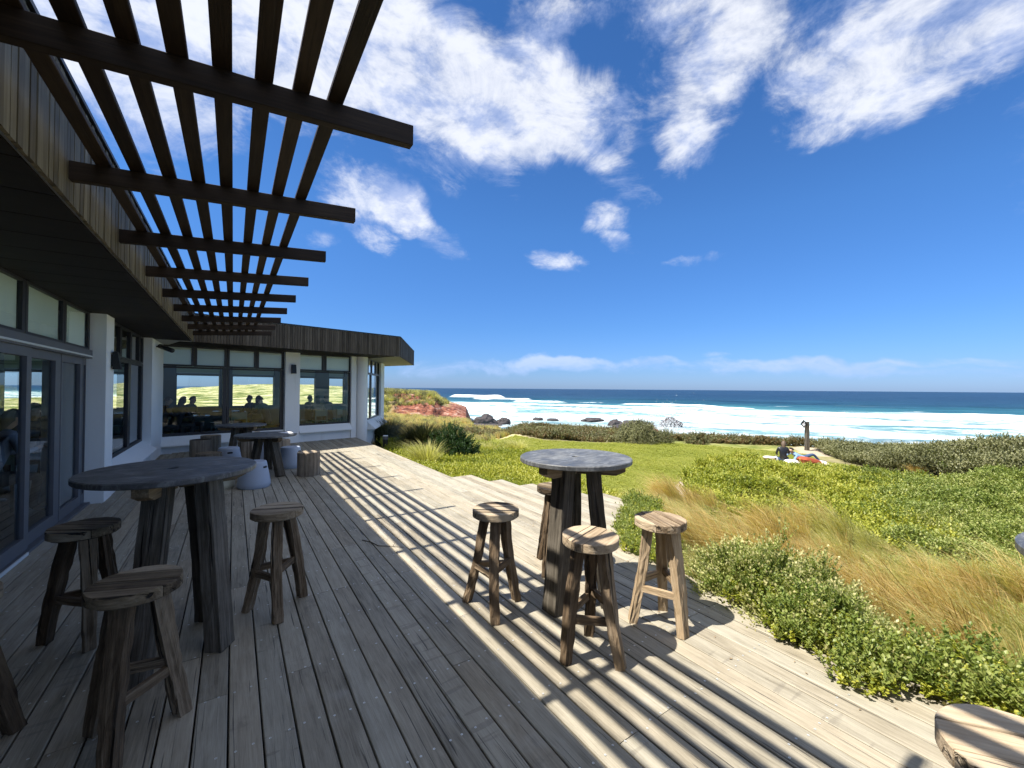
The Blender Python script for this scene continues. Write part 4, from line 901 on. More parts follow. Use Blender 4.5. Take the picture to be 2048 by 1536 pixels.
def grid_mesh(name, azs, rs, zf, mat, attrs):
    A_, R_ = np.meshgrid(np.radians(azs), rs); X = R_ * np.sin(A_); Y = R_ * np.cos(A_); Z = zf(X, Y)
    nr, na = X.shape; V = np.stack([X, Y, Z], -1).reshape(-1, 3)
    i = np.arange(nr - 1)[:, None] * na + np.arange(na - 1)[None]; Fc = np.stack([i, i + 1, i + na + 1, i + na], -1).reshape(-1, 4)[:, ::-1]
    me = bpy.data.meshes.new(name); me.vertices.add(len(V)); me.vertices.foreach_set('co', V.astype(np.float32).ravel())
    me.loops.add(Fc.size); me.loops.foreach_set('vertex_index', Fc.astype(np.int32).ravel())
    me.polygons.add(len(Fc)); me.polygons.foreach_set('loop_start', np.arange(0, Fc.size, 4, dtype=np.int32)); me.polygons.foreach_set('loop_total', np.full(len(Fc), 4, np.int32))
    me.polygons.foreach_set('use_smooth', np.ones(len(Fc), bool))
    for k, v in attrs(X, Y, Z).items(): a = me.attributes.new(k, 'FLOAT', 'POINT'); a.data.foreach_set('value', v.astype(np.float32).ravel())
    me.materials.append(mat); me.update(); me.validate(); return place(name, me)
azs = np.concatenate([np.arange(-60, 13.9, .4), np.arange(14, 36, .10), np.arange(36, 96, .22), np.arange(96, 150, 1.0)])
rs = np.concatenate([[0.3, 1], np.arange(2, 14, .22), np.arange(14, 42, .45), np.arange(42, 76, 1.2), np.arange(76, 102, .28), np.arange(102, 150, 1.5), np.arange(150, 540, 8)])
def gattr(X, Y, Z):
    r = np.hypot(X, Y); az = np.degrees(np.arctan2(X, Y)); px, py = PX(X, Y, Z)
    jx = fbm2(X * .8, Y * .8, 3, 6) * 26; jy = fbm2(X * .8, Y * .8, 3, 8) * 9
    fr = (r < 40)
    lawn = (inpoly(px + jx * .6, py + jy * .5, LAWN) & fr & (X > 3)).astype(float)
    sand = np.zeros_like(lawn)
    for P in SANDP: sand = np.maximum(sand, (inpoly(px + jx, py + jy * .6, P) & fr).astype(float))
    dune = smoothstep(r, 16, 30) * smoothstep(az, 38, 32) + smoothstep(r, 24, 28) * smoothstep(az, 30, 34) * .7
    slope = np.gradient(Z, axis=0) / np.maximum(np.gradient(r, axis=0), .01)
    rk = smoothstep(np.abs(slope), .22, .5) * smoothstep(r, 72, 80) * smoothstep(r, 118, 104) * smoothstep(az, 16.5, 19) * smoothstep(az, 36, 34)
    rk = np.clip(rk + smoothstep(az, 24, 26) * smoothstep(r, 80, 86) * smoothstep(az, 36, 35) * (Z > -12), 0, 1)
    rk = np.maximum(rk, smoothstep(r + fbm2(X * .2, Y * .2, 4, 44) * 14, 80, 85) * smoothstep(r + fbm2(X * .3, Y * .3, 4, 45) * 12, 97, 93) * smoothstep(az, 17, 18.5) * smoothstep(az, 36, 34))
    rk = rk * (fbm2(X * .2, Y * .2, 5, 12) > -.16)
    return dict(lawn=lawn, sand=sand * .9, dune=np.clip(dune, 0, 1), rock=rk)
gr = grid_mesh('ground', azs, rs, ground, M['ground'], gattr); tag(gr, kind='structure')
# sea
SEA = -8.0
def seaz(X, Y):
    s = X * NS[0] + Y * NS[1]; q = Y * NS[0] - X * NS[1]; r = np.hypot(X, Y)
    sw = .40 * np.sin(s * 2 * math.pi / 42 + 2.2 * np.sin(q / 110)) + .25 * np.sin(s * 2 * math.pi / 19 + q * .02 + 1.0) + fbm2(s * .08, q * .04, 4, 21) * 1.1
    return SEA + sw * smoothstep(r, 2500, 500) + ridge(s, q)[0]
def ridge(s, q):
    z = np.zeros_like(s); f = np.zeros_like(s)
    for s0, qa, qb, h, w in [(352, 172, 236, 3.4, 5), (305, 118, 188, 2.2, 4.5), (262, 78, 124, 1.5, 4), (250, -30, 50, 1.2, 4), (215, -150, 160, .9, 4), (170, -200, 120, .7, 4)]:
        sc_ = s0 + 6 * np.sin(q / 23.) + 4 * np.sin(q / 9.); win = smoothstep(q, qa, qa + 12) * smoothstep(q, qb, qb - 12) if qb > qa else 0
        g_ = np.exp(-((s - sc_) / w) ** 2) * win; z += g_ * h; f = np.maximum(f, smoothstep(g_, .15, .5) * (s < sc_ + w * .6))
    return z, f
rs2 = np.concatenate([np.arange(28, 120, 1.6), np.arange(120, 420, 1.8), 420 * 1.035 ** np.arange(0, 100)])
azs2 = np.concatenate([np.arange(-60, 14, 1.0), np.arange(14, 92, .25), np.arange(92, 150, 1.5)])
def sattr(X, Y, Z):
    s = X * NS[0] + Y * NS[1]; q = Y * NS[0] - X * NS[1]; return dict(foam=ridge(s, q)[1])
tag(grid_mesh('sea', azs2, rs2, seaz, M['sea'], sattr), kind='structure')

# ------------------------------------------------------------------ rocks in the surf
def sea_at(px, py, z=SEA): d = ray(px, py); t = (z - EYE) / d[2]; return d * t
def rock(label, px, py, wpx, hpx, seed, mat='rock_dark', depth=.7, cat='rock', grp='dark rocks in the surf'):
    p = sea_at(px, py); k = math.hypot(p[0], p[1]) * 1.0; dpt = p[0] * _f0[0] + p[1] * _f0[1]; w = wpx / FPX * dpt; h = hpx / FPX * dpt * 1.05
    import bmesh
    bm = bmesh.new(); bmesh.ops.create_icosphere(bm, subdivisions=4, radius=1)
    for v in bm.verts:
        c = v.co; n = mnoise.fractal(c * 1.3 + Vector((seed * 7.1, 0, 0)), 1.0, 2.0, 4); n2 = mnoise.noise(c * 4 + Vector((0, seed * 3.3, 0)))
        q = c * (1 + .24 * n + .09 * n2)
        st = .55; q.z = q.z * st + (1 - st) * round(q.z * 5) / 5
        v.co = Vector((q.x * w / 2, q.y * w / 2 * depth, q.z * h * 1.05 + h * .0))
    me = bpy.data.meshes.new('rock'); bm.to_mesh(me); bm.free(); me.materials.append(M[mat])
    o = place('sea_rock', me, None, (p[0], p[1], SEA), (0, 0, -YAW)); return tag(o, label, cat, grp)
rock('largest dark sea rock, humped, below the tip of the red headland', 970, 847, 50, 15, 1)
rock('dark wedge-shaped rock just right of the humped rock off the headland', 1007, 847, 30, 11, 2)
rock('low dark rock shelf in front of the humped rock off the headland', 975, 853, 84, 5, 3)
rock('small dark rock awash, left one of the two in the middle of the surf', 1075, 839, 20, 4, 4)
rock('thin dark rock awash, right one of the two in the middle of the surf', 1106, 840, 24, 3, 5)
rock('flat broken rock ridge in the surf left of the grey bush', 1185, 841, 44, 5, 6)
rock('low dark rock with foam running over it beside the grey bush', 1230, 849, 28, 9, 7)
rock('broad dark rock mass behind the grey bush', 1272, 858, 84, 15, 8)
rock('isolated blocky dark rock with spray at its left side', 1343, 850, 44, 12, 9)
rock('reddish rock at the right foot of the grey bush', 1300, 872, 34, 16, 10, 'rock_red')
mb = MB(); p = sea_at(1332, 868); rr = random.Random(2)
for i in range(3200):
    a, b = rr.gauss(0, 2.2), abs(rr.gauss(0, 1.4)); c = rr.gauss(0, 1.0); s_ = rr.uniform(.05, .17) * math.exp(-b * .12)
    c0 = Vector((p[0] + a * RT[0] + c * FW[0], p[1] + a * RT[1] + c * FW[1], SEA + b * 1.7)); ax = [Vector((rr.gauss(0, 1), rr.gauss(0, 1), rr.gauss(0, 1))).normalized() * s_ for _ in range(3)]
    mb.add([c0 + ax[0], c0 + ax[1], c0 + ax[2], c0 - ax[0] * .7], [(0, 1, 2), (0, 3, 1), (1, 3, 2), (0, 2, 3)])
M['spray'] = plain('white_spray', (.85, .88, .90), .9, .02)
tag(mb.obj('wave_spray', M['spray'], smooth=True), 'white burst of spray thrown up between the dark rocks', 'spray', kind='stuff')

# ------------------------------------------------------------------ plants
def leaf_proto(name, mat, n, rad, hgt, L, Wd, up=.5, seed=0, stems=True, tips=.0, spike=False):
    """a sprig: leaves set along a few stems"""
    rr = np.random.RandomState(seed); V = []; Fc = []; lv = []; tv = []
    ns = max(3, n // 9)
    for si in range(ns):
        a = rr.uniform(0, 6.283); q = rr.uniform(.1, 1); tip = np.array([math.cos(a) * rad * q, math.sin(a) * rad * q, hgt * rr.uniform(.6, 1.1)])
        k = n // ns
        for j in range(k):
            t = (j + .6) / k; c = tip * np.array([t ** .8, t ** .8, t]) ; az_ = rr.uniform(0, 6.283); el = up + rr.uniform(-.5, .5) + .5 * t
            d = np.array([math.cos(az_) * math.cos(el), math.sin(az_) * math.cos(el), math.sin(el)]); sd = np.array([-math.sin(az_), math.cos(az_), rr.uniform(-.3, .3)]); nn = np.cross(d, sd)
            l = L * rr.uniform(.7, 1.2) * (1 - .25 * t); w = Wd * rr.uniform(.8, 1.2); o = len(V); v = rr.rand()
            V += [c, c + d * l * .45 + sd * w * .5 + nn * w * .12, c + d * l, c + d * l * .45 - sd * w * .5 + nn * w * .12]; Fc += [(o, o + 1, o + 2), (o, o + 2, o + 3)]
            lv += [v] * 4; tv += [max(0, t - .55) * tips * 2.2 * rr.uniform(.4, 1)] * 4
        if stems:
            o = len(V); sd = np.array([.0018, 0, 0]); V += [np.zeros(3) - sd, np.zeros(3) + sd, tip]; Fc += [(o, o + 1, o + 2)]; lv += [0] * 3; tv += [0] * 3
    return proto_mesh(name, V, Fc, lv, tv, mat)
def blade_proto(name, mat, n, spread, hgt, wid, lean=(0, 0), seed=0, droop=.35, segs=3, heads=False):
    rr = np.random.RandomState(seed); V = []; Fc = []; lv = []; tv = []
    for i in range(n):
        a = rr.uniform(0, 6.283); q = math.sqrt(rr.rand()); b0 = np.array([math.cos(a), math.sin(a), 0]) * spread * .28 * q
        out = np.array([math.cos(a), math.sin(a), 0]) * spread * q * rr.uniform(.5, 1.1); h = hgt * rr.uniform(.55, 1.1); ln = np.array([lean[0], lean[1], 0]) * h * rr.uniform(.6, 1.3)
        sd = np.array([-math.sin(a + rr.uniform(-1, 1)), math.cos(a + rr.uniform(-1, 1)), 0]) * wid * rr.uniform(.7, 1.3) * .5; v = rr.rand(); o = len(V)
        for j in range(segs + 1):
            t = j / segs; p = b0 + (out + ln) * t ** 1.8 + np.array([0, 0, h * (t - droop * t ** 3)]); w = (1 - t * .85)
            if j < segs: V += [p - sd * w, p + sd * w]; lv += [v * (1 - .3 * (1 - t))] * 2; tv += [t] * 2
            else: V += [p]; lv += [v]; tv += [1]
        for j in range(segs - 1): k = o + 2 * j; Fc += [(k, k + 1, k + 3, k + 2)]
        k = o + 2 * (segs - 1); Fc += [(k, k + 1, k + 2)]
    return proto_mesh(name, V, Fc, lv, tv, mat)
def proto_mesh(name, V, Fc, lv, tv, mat):
    me = bpy.data.meshes.new(name); me.from_pydata([tuple(map(float, p)) for p in V], [], Fc)
    for k, a in (('lv', lv), ('tv', tv)): x = me.attributes.new(k, 'FLOAT', 'POINT'); x.data.foreach_set('value', np.array(a, np.float32))
    me.materials.append(mat); me.update(); return bpy.data.objects.new(name, me)
def scatter(name, P, protos, scl, rot=None, pick=None, parent=None, origin=(0, 0, 0), seed=0):
    rs_ = np.random.RandomState(seed); P = np.asarray(P, float) - np.array(origin); n = len(P)
    if rot is None: rot = np.stack([rs_.uniform(-.22, .22, n), rs_.uniform(-.22, .22, n), rs_.uniform(0, 6.283, n)], -1)
    pk = rs_.randint(0, len(protos), n) if pick is None else pick
    me = bpy.data.meshes.new(name); me.vertices.add(n); me.vertices.foreach_set('co', P.astype(np.float32).ravel())
    a = me.attributes.new('rot', 'FLOAT_VECTOR', 'POINT'); a.data.foreach_set('vector', rot.astype(np.float32).ravel())
    a = me.attributes.new('scl', 'FLOAT', 'POINT'); a.data.foreach_set('value', np.asarray(scl * np.ones(n), np.float32))
    a = me.attributes.new('pk', 'INT', 'POINT'); a.data.foreach_set('value', pk.astype(np.int32))
    g_ = bpy.data.node_groups.new('scatter', 'GeometryNodeTree')
    g_.interface.new_socket('Geometry', in_out='INPUT', socket_type='NodeSocketGeometry'); g_.interface.new_socket('Geometry', in_out='OUTPUT', socket_type='NodeSocketGeometry')
    N_, L_ = g_.nodes, g_.links; gi, go, jn = N_.new('NodeGroupInput'), N_.new('NodeGroupOutput'), N_.new('GeometryNodeJoinGeometry')
    def attr(nm, ty): x = N_.new('GeometryNodeInputNamedAttribute'); x.data_type = ty; x.inputs['Name'].default_value = nm; return x.outputs['Attribute']
    ra, sa, pa = attr('rot', 'FLOAT_VECTOR'), attr('scl', 'FLOAT'), attr('pk', 'INT')
    e2r = N_.new('FunctionNodeEulerToRotation'); L_.new(ra, e2r.inputs[0])
    for i, pr in enumerate(protos):
        oi = N_.new('GeometryNodeObjectInfo'); oi.inputs['Object'].default_value = pr
        ip = N_.new('GeometryNodeInstanceOnPoints'); cm = N_.new('FunctionNodeCompare'); cm.data_type = 'INT'; cm.operation = 'EQUAL'
        ii = [s_ for s_ in cm.inputs if s_.type == 'INT']; L_.new(pa, ii[0]); ii[1].default_value = i
        L_.new(gi.outputs[0], ip.inputs['Points']); L_.new(cm.outputs[0], ip.inputs['Selection']); L_.new(oi.outputs['Geometry'], ip.inputs['Instance'])
        L_.new(e2r.outputs[0], ip.inputs['Rotation']); L_.new(sa, ip.inputs['Scale']); L_.new(ip.outputs[0], jn.inputs[0])
    L_.new(jn.outputs[0], go.inputs[0])
    o = place(name, me, parent); md = o.modifiers.new('scatter', 'NODES'); md.node_group = g_; return o
def ondeck(x, y):
    r_ = (x < 3.40) & (y < wallY(x) + .1)
    for xa, ya, yb in [(3.38, 3.0, 7.03), (3.78, 3.5, 6.38), (4.06, 3.7, 5.83), (4.33, 3.9, 5.28), (4.6, 4.0, 4.78)]: r_ |= (x >= xa - .05) & (x < xa + (.45 if xa > 3.4 else .42)) & (y > ya) & (y < yb)
    return r_
def sample(poly, n, r0, r1, a0, a1, p=1.0, seed=0, keep=None):
    rs_ = np.random.RandomState(seed); u = rs_.rand(n)
    r = (r0 ** (2 - p) + u * (r1 ** (2 - p) - r0 ** (2 - p))) ** (1 / (2 - p)); a = np.radians(rs_.uniform(a0, a1, n)); x, y = r * np.sin(a), r * np.cos(a); z = ground(x, y); px, py = PX(x, y, z)
    ok = inpoly(px, py, poly) & ~ondeck(x, y)
    if keep is not None: ok &= keep(x, y)
    return np.stack([x, y, z], -1)[ok], r[ok]
LEFTBED = [(765, 893), (780, 960), (880, 1010), (1000, 1060), (1130, 1090), (1290, 1090), (1250, 1015), (1180, 985), (1120, 960), (1072, 930), (1045, 906), (1000, 897), (940, 895), (880, 898), (830, 892), (780, 884)]
RIGHTBED = [(1368, 958), (1400, 936), (1480, 922), (1560, 936), (1640, 946), (1760, 955), (1860, 965), (2100, 965), (2400, 1000), (2400, 1330), (2048, 1215), (1900, 1165), (1760, 1125), (1640, 1095), (1520, 1065), (1430, 1035), (1375, 1000)]
GOLDP = [(1290, 1015), (1340, 1000), (1420, 1025), (1520, 1048), (1640, 1075), (1760, 1105), (1900, 1150), (2100, 1220), (2500, 1330), (2500, 1900), (2150, 1640), (1990, 1500), (1860, 1400), (1760, 1330), (1640, 1250), (1540, 1190), (1440, 1150), (1360, 1100)]
MIDP = [(1225, 1025), (1300, 1000), (1380, 1030), (1480, 1070), (1560, 1120), (1560, 1230), (1440, 1260), (1330, 1200), (1230, 1150), (1190, 1080)]
SCRUB = [(1632, 902), (1690, 925), (1790, 946), (1900, 962), (2300, 985), (2500, 985), (2500, 860), (2048, 880), (1800, 886), (1640, 889)]
RUST = [(905, 876), (985, 876), (1030, 868), (1085, 878), (1200, 885), (1340, 881), (1410, 886), (1540, 891), (1640, 896), (1640, 886), (1540, 880), (1410, 874), (1300, 866), (1100, 858), (1000, 852), (900, 850)]
DUNEP = [(740, 905), (770, 880), (880, 893), (960, 890), (1020, 872), (1010, 850), (1000, 838), (760, 800), (720, 800)]
gc1 = [leaf_proto('cover_sprig', M['leaf_bright'], 40, .13, .16, .042, .022, .4, s_) for s_ in (1, 2, 3)]
gc2 = [leaf_proto('creeper_sprig', M['leaf_mid'], 40, .15, .15, .040, .018, .5, s_) for s_ in (4, 5)]
P, r = sample(LEFTBED, 60000, 4.2, 22, 10, 62, 1.0, 1)
m1 = fbm2(P[:, 0] * .8, P[:, 1] * .8, 4, 5); 
sc_ = (.85 + .035 * r) * np.random.RandomState(3).uniform(.7, 1.3, len(r)); P[:, 2] += (.05 + m1 * .30) * smoothstep(P[:, 0], 3.3, 4.2)
dk_ = np.clip(m1 * 0, 0, 1); scatter('ground_cover', P, gc1, sc_, seed=1); tag(bpy.data.objects['ground_cover'], 'bright green leafy ground cover filling the bed beyond the stepped deck edge', 'ground cover', kind='stuff')
P, r = sample(RIGHTBED, 60000, 4.0, 26, 48, 100, .9, 2)
m1 = fbm2(P[:, 0] * 1.0, P[:, 1] * 1.0, 3, 15); px, py = PX(P[:, 0], P[:, 1], P[:, 2])
P[:, 2] += .0 + np.maximum(m1, -.22) * .85; mixf = smoothstep(px + m1 * 500, 1720, 1950); pk = np.where(np.random.RandomState(5).rand(len(r)) < mixf, 3, 0) + np.random.RandomState(6).randint(0, 2, len(r)); pk = np.minimum(pk, 4)
scatter('ground_cover', P, gc1 + gc2, (.80 + .045 * r) * np.random.RandomState(4).uniform(.7, 1.35, len(r)), pick=pk, seed=2)
tag(bpy.data.objects['ground_cover.001'], 'large yellow-green bed of low shrubs between the lawn and the dry grass', 'ground cover', kind='stuff')
P, r = sample(MIDP, 5200, 3.0, 9, 40, 75, 1.0, 3); m1 = fbm2(P[:, 0] * 1.5, P[:, 1] * 1.5, 3, 7)
P[:, 2] += .0 + m1 * .30
scatter('ground_cover', P, [gc1[0], gc2[0], gc2[1]], np.random.RandomState(8).uniform(.6, 1.15, len(r)), seed=3)
tag(bpy.data.objects['ground_cover.002'], 'mixed green plants just past the deck behind the straw-coloured stool', 'ground cover', kind='stuff')
q = np.random.RandomState(33); k_ = 900; xx = q.uniform(3.32, 4.95, k_); yy = 2.62 + (xx - 3.3) * .78 + q.uniform(-.25, .42, k_)
P = np.stack([xx, yy, -.02 + q.rand(k_) * .10 - .1 * (yy > 2.9 + (xx - 3.3) * .78)], -1)
scatter('ground_cover', P, [gc2[0], gc2[1], gc1[0]], q.uniform(.35, .85, k_), seed=4)
tag(bpy.data.objects['ground_cover.003'], 'leafy plants growing over the deck boards right of the sunlit tall table', 'ground cover', kind='stuff')
# grasses
WINDL = (-.42, .30)
gold = [blade_proto('gold_tuft', M['gold'], 52, .20, .74, .0085, WINDL, s_, .30) for s_ in (11, 12, 13)]
straw = [blade_proto('straw_tuft', M['straw'], 44, .19, .60, .0085, WINDL, s_, .30) for s_ in (14, 15)]
longg = [blade_proto('long_tuft', M['straw'], 16, .26, .95, .0075, (-.55, .38), 16, .35), blade_proto('long_tuft', M['gold'], 16, .26, .95, .0075, (-.55, .38), 17, .35)]
P, r = sample(GOLDP, 6500, 2.6, 12, 50, 112, .9, 4); pk = np.where(np.random.RandomState(9).rand(len(r)) < np.clip(.5 + fbm2(P[:, 0] * .9, P[:, 1] * .9, 3, 31) * 2.4, .08, .92), 2, 0)
pk = pk + np.random.RandomState(10).randint(0, 2, len(r)); yaw = np.random.RandomState(12).uniform(-.5, .5, len(r))
def windrot(n, seed): q = np.random.RandomState(seed); return np.stack([q.uniform(-.12, .12, n), q.uniform(-.12, .12, n), q.uniform(-.55, .55, n)], -1)
pk = np.where(np.random.RandomState(19).rand(len(r)) < .12, np.random.RandomState(18).randint(4, 6, len(r)), pk)
keep = (np.hypot(P[:, 0] - 3.6, (P[:, 1] - 1.3) * .75) > .62) & (P[:, 0] > 3.45) & ~((P[:, 1] > 2.1) & (P[:, 0] < 4.3)) & ((fbm2(P[:, 0] * 1.1 + 3, P[:, 1] * 1.1, 3, 87) > -.07) | (np.random.RandomState(88).rand(len(r)) < .10)); P, r, pk = P[keep], r[keep], pk[keep]
scatter('dry_grass', P, gold[:2] + straw + longg, np.random.RandomState(11).uniform(.55, 1.1, len(r)) * (1 + 1.5 * fbm2(P[:, 0] * 1.6, P[:, 1] * 1.6, 2, 77)), rot=windrot(len(r), 1), pick=pk, seed=5)
tag(bpy.data.objects['dry_grass'], 'mass of wind-blown golden dry grass between the leafy shrub and the green bed', 'grass', kind='stuff')
P, r = sample(GOLDP, 6000, 2.8, 12, 50, 112, 1.0, 54); P = P[P[:, 0] > 3.4]
scatter('ground_cover', P, [gc1[0], gc2[0], gc2[1]], np.random.RandomState(55).uniform(.7, 1.4, len(P)), seed=14)
tag(bpy.data.objects['ground_cover.004'], 'low green cover showing in the gaps between the golden dry grass tufts', 'ground cover', kind='stuff')
P, r = sample(MIDP, 700, 3.2, 9, 40, 75, 1.0, 13)
scatter('dry_grass', P, straw, np.random.RandomState(14).uniform(.45, .95, len(r)), rot=windrot(len(r), 2), seed=6)
tag(bpy.data.objects['dry_grass.001'], 'thin pale grass stalks leaning among the plants right of the sunlit tall table', 'grass', kind='stuff')
dn = [blade_proto('dune_tuft', M[m_], 40, .28, .55, .012, (-.25, .18), s_, .35) for m_, s_ in (('straw', 41), ('gold', 42), ('tuss_dark', 43))]
P, r = sample(DUNEP, 9000, 15, 80, 10, 38, .6, 15)
scatter('dune_grass', P, dn, (.55 + .020 * r) * np.random.RandomState(16).uniform(.5, 1.2, len(r)), rot=windrot(len(r), 3), pick=np.random.RandomState(17).choice(3, len(r), p=[.5, .3, .2]), seed=7)
tag(bpy.data.objects['dune_grass'], 'band of pale and olive dune grass leading to the red headland', 'grass', kind='stuff')
rustp = [leaf_proto('succulent_sprig', M['leaf_rust'], 36, .22, .20, .07, .04, .5, s_) for s_ in (51, 52)] + [leaf_proto('scrub_sprig', M['leaf_scrub'], 36, .25, .25, .07, .035, .6, 53)]
P, r = sample(RUST, 36000, 19, 37, 20, 72, .6, 18); m1 = fbm2(P[:, 0] * .5, P[:, 1] * .5, 4, 32)
P[:, 2] += np.random.RandomState(65).rand(len(r)) * (np.maximum(m1, -.15) * .9 + .16) - .06
scatter('succulent_edge', P, rustp, (1.3) * np.random.RandomState(19).uniform(.6, 1.3, len(r)), pick=np.random.RandomState(20).choice(3, len(r), p=[.4, .35, .25]), seed=8)
tag(bpy.data.objects['succulent_edge'], 'low rusty-green edging plants along the far side of the lawn above the surf', 'ground cover', kind='stuff')
P, r = sample([(a, b - 8) for a, b in RUST], 900, 25, 38, 20, 72, .6, 21)
scatter('dune_grass', P, [dn[0], dn[1]], 1.25 * np.random.RandomState(22).uniform(.5, 1.1, len(r)), rot=windrot(len(r), 4), seed=9)
tag(bpy.data.objects['dune_grass.001'], 'pale grass heads standing out of the rusty edging plants', 'grass', kind='stuff')
scr = [leaf_proto('bush_sprig', M['leaf_scrub'], 44, .28, .30, .075, .034, .5, s_) for s_ in (61, 62)]
P, r = sample(SCRUB, 30000, 14, 31, 66, 106, .6, 23); m1 = fbm2(P[:, 0] * .42, P[:, 1] * .42, 4, 33)
P[:, 2] += np.random.RandomState(24).rand(len(r)) ** .5 * (.42 + 2.0 * np.maximum(m1, -.22)) * np.interp(np.degrees(np.arctan2(P[:, 0], P[:, 1])), [66, 70, 76, 84], [.35, .40, .62, 1.0]) * smoothstep(r, 13.5, 18)
scatter('coastal_scrub', P, scr + [gc2[0]], (1.15) * np.random.RandomState(25).uniform(.6, 1.3, len(r)), pick=np.random.RandomState(26).choice(3, len(r), p=[.46, .46, .08]), seed=10)
tag(bpy.data.objects['coastal_scrub'], 'dense grey-green coastal scrub on the rise at the right, above the surf', 'scrub', kind='stuff')
# headland cover
P, r = sample([(700, 770), (878, 788), (898, 808), (870, 812), (800, 812), (770, 830), (700, 830)], 4600, 84, 128, 9, 27, .5, 27)
scatter('headland_scrub', P, [scr[0], dn[0], dn[2]], 3.0 * np.random.RandomState(28).uniform(.5, 1.2, len(r)), pick=np.random.RandomState(29).choice(3, len(r), p=[.5, .3, .2]), seed=11)
tag(bpy.data.objects['headland_scrub'], 'olive scrub and grass capping the red headland', 'scrub', kind='stuff')
# mown lawn
lw = [blade_proto('lawn_tuft', M['lawn_blade'], 22, .07, .05, .0045, (-.1, .05), s_, .3, 2) for s_ in (71, 72)]
P, r = sample(LAWN, 70000, 5.2, 27, 26, 76, 1.0, 30)
scatter('lawn_grass', P, lw, (.8 + .05 * r) * np.random.RandomState(31).uniform(.6, 1.2, len(r)), seed=12)
tag(bpy.data.objects['lawn_grass'], 'short mown lawn grass', 'lawn', kind='stuff')

def mound(label, name, comps, protos, n, scl, seed, cat='shrub', stemmat='stool', pick=None, inner=.35, grp=None):
    """comps: (x, y, ground z, rx, ry, height)"""
    q = np.random.RandomState(seed); c0 = comps[0]; t = thing(name, label, cat, (c0[0], c0[1], c0[2]), 0, grp); Ps = []
    vol = np.array([c[3] * c[4] * c[5] for c in comps]); vol = vol / vol.sum(); Rt = []
    for c, f in zip(comps, vol):
        k = int(n * f); d = q.normal(size=(k, 3)); d[:, 2] = np.abs(d[:, 2]) * .9 + .02; d /= np.linalg.norm(d, axis=1)[:, None]; rr_ = (inner + (1 - inner) * q.rand(k) ** .6)
        bump = 1 + .28 * fbm2(d[:, 0] * 2.2 + seed, d[:, 1] * 2.2 + d[:, 2] * 2, 3, seed)[:] * 3.2
        p = d * (rr_ * bump)[:, None] * np.array([c[3], c[4], c[5]]) + np.array([c[0], c[1], c[2]]); Ps.append(p)
        yaw_ = q.uniform(0, 6.283, k); tl = np.arctan2(np.hypot(d[:, 0], d[:, 1]), d[:, 2]) * .7; az_ = np.arctan2(d[:, 1], d[:, 0])
        Rt.append(np.stack([-np.sin(az_) * 0 + tl * -np.sin(az_), tl * np.cos(az_), yaw_ * 0 + q.uniform(-.8, .8, k)], -1))
    P_ = np.concatenate(Ps); Rr = np.concatenate(Rt)
    o = scatter('foliage', P_, protos, scl * q.uniform(.7, 1.3, len(P_)), rot=Rr, parent=t, origin=(c0[0], c0[1], c0[2]), seed=seed, pick=pick); tag(o, kind='stuff')
    mb = MB()
    for i in range(7):
        c = comps[i % len(comps)]; a = q.uniform(0, 6.283); e_ = Vector((c[0] - c0[0] + math.cos(a) * c[3] * .6, c[1] - c0[1] + math.sin(a) * c[4] * .6, c[5] * .6)); b0 = Vector((c[0] - c0[0], c[1] - c0[1], -.02))
        mb.tube([b0, b0.lerp(e_, .5) + Vector((0, 0, .04)), e_], [.012, .009, .004], 5)
    mb.obj('stem', M[stemmat], t); return t
shp = [leaf_proto('shrub_sprig', M['leaf_shrub'], 45, .055, .13, .021, .011, .7, s_, tips=.9) for s_ in (81, 82, 83)]
mound('leafy small-leaved shrub with pale tips spilling onto the deck edge', 'leafy_shrub',
      [(3.58, 1.75, -.40, .46, .44, .76), (3.45, 1.25, -.38, .46, .44, .60), (3.38, .85, -.36, .36, .34, .46), (3.95, 1.55, -.45, .42, .45, .66), (3.42, .45, -.36, .30, .30, .38)], shp, 5200, 1.25, 5, inner=.35)
P = []; q = np.random.RandomState(91)
for i in range(850):
    t_ = q.rand(); y_ = 1.75 - 1.75 * t_; x_ = 3.0 + .13 * math.sin(y_ * 5) + .07 * math.sin(y_ * 13) + q.rand() ** .8 * .5; P.append((x_ - .05 * t_, y_, .03 + q.rand() * .16 * min(1, (x_ - 2.95) * 2.5)))
vine = [leaf_proto('vine_sprig', M['leaf_bright'], 26, .07, .06, .030, .019, .2, s_) for s_ in (92, 93)]
o = scatter('creeping_vine', P, [vine[0], vine[1], gc2[0]], q.uniform(.6, 1.1, len(P)), seed=20); tag(o, 'bright green creeper trailing over the deck boards below the leafy shrub', 'creeper', kind='stuff')
# tussocks that can be told apart
def tussock(label, px, py, h, spread, mat, n=260, wid=.009, lean=(-.2, .15), seed=0, droop=.35, cat='grass tussock'):
    if isinstance(py, float): x, y = px, py; z = float(ground(x, y))
    else: x, y, z = at(px, py)
    pr = blade_proto('blades', M[mat], n, spread, h, wid, lean, seed, droop, 4)
    o = place('grass_tussock', pr.data, None, (x, y, z - .02)); bpy.data.objects.remove(pr); return tag(o, label, cat)
tussock('big dark grey-green tussock right of the end of the building', 5.35, 13.4, 1.45, 1.25, 'tuss_dark', 2600, .016, (-.1, .05), 1, .30)
tussock('dark tussock partly hidden behind the corner of the building', 4.95, 16.2, 1.45, 1.1, 'tuss_dark', 1600, .018, (-.05, .05), 2, .30)
tussock('spiky pale-bladed tussock in front of the big dark one', 4.35, 10.6, .95, .80, 'straw', 520, .016, (-.15, .1), 3, .25)
tussock('small straw-coloured tussock behind the dark round bush', 7.6, 12.9, .80, .75, 'straw', 520, .016, (-.3, .2), 4)
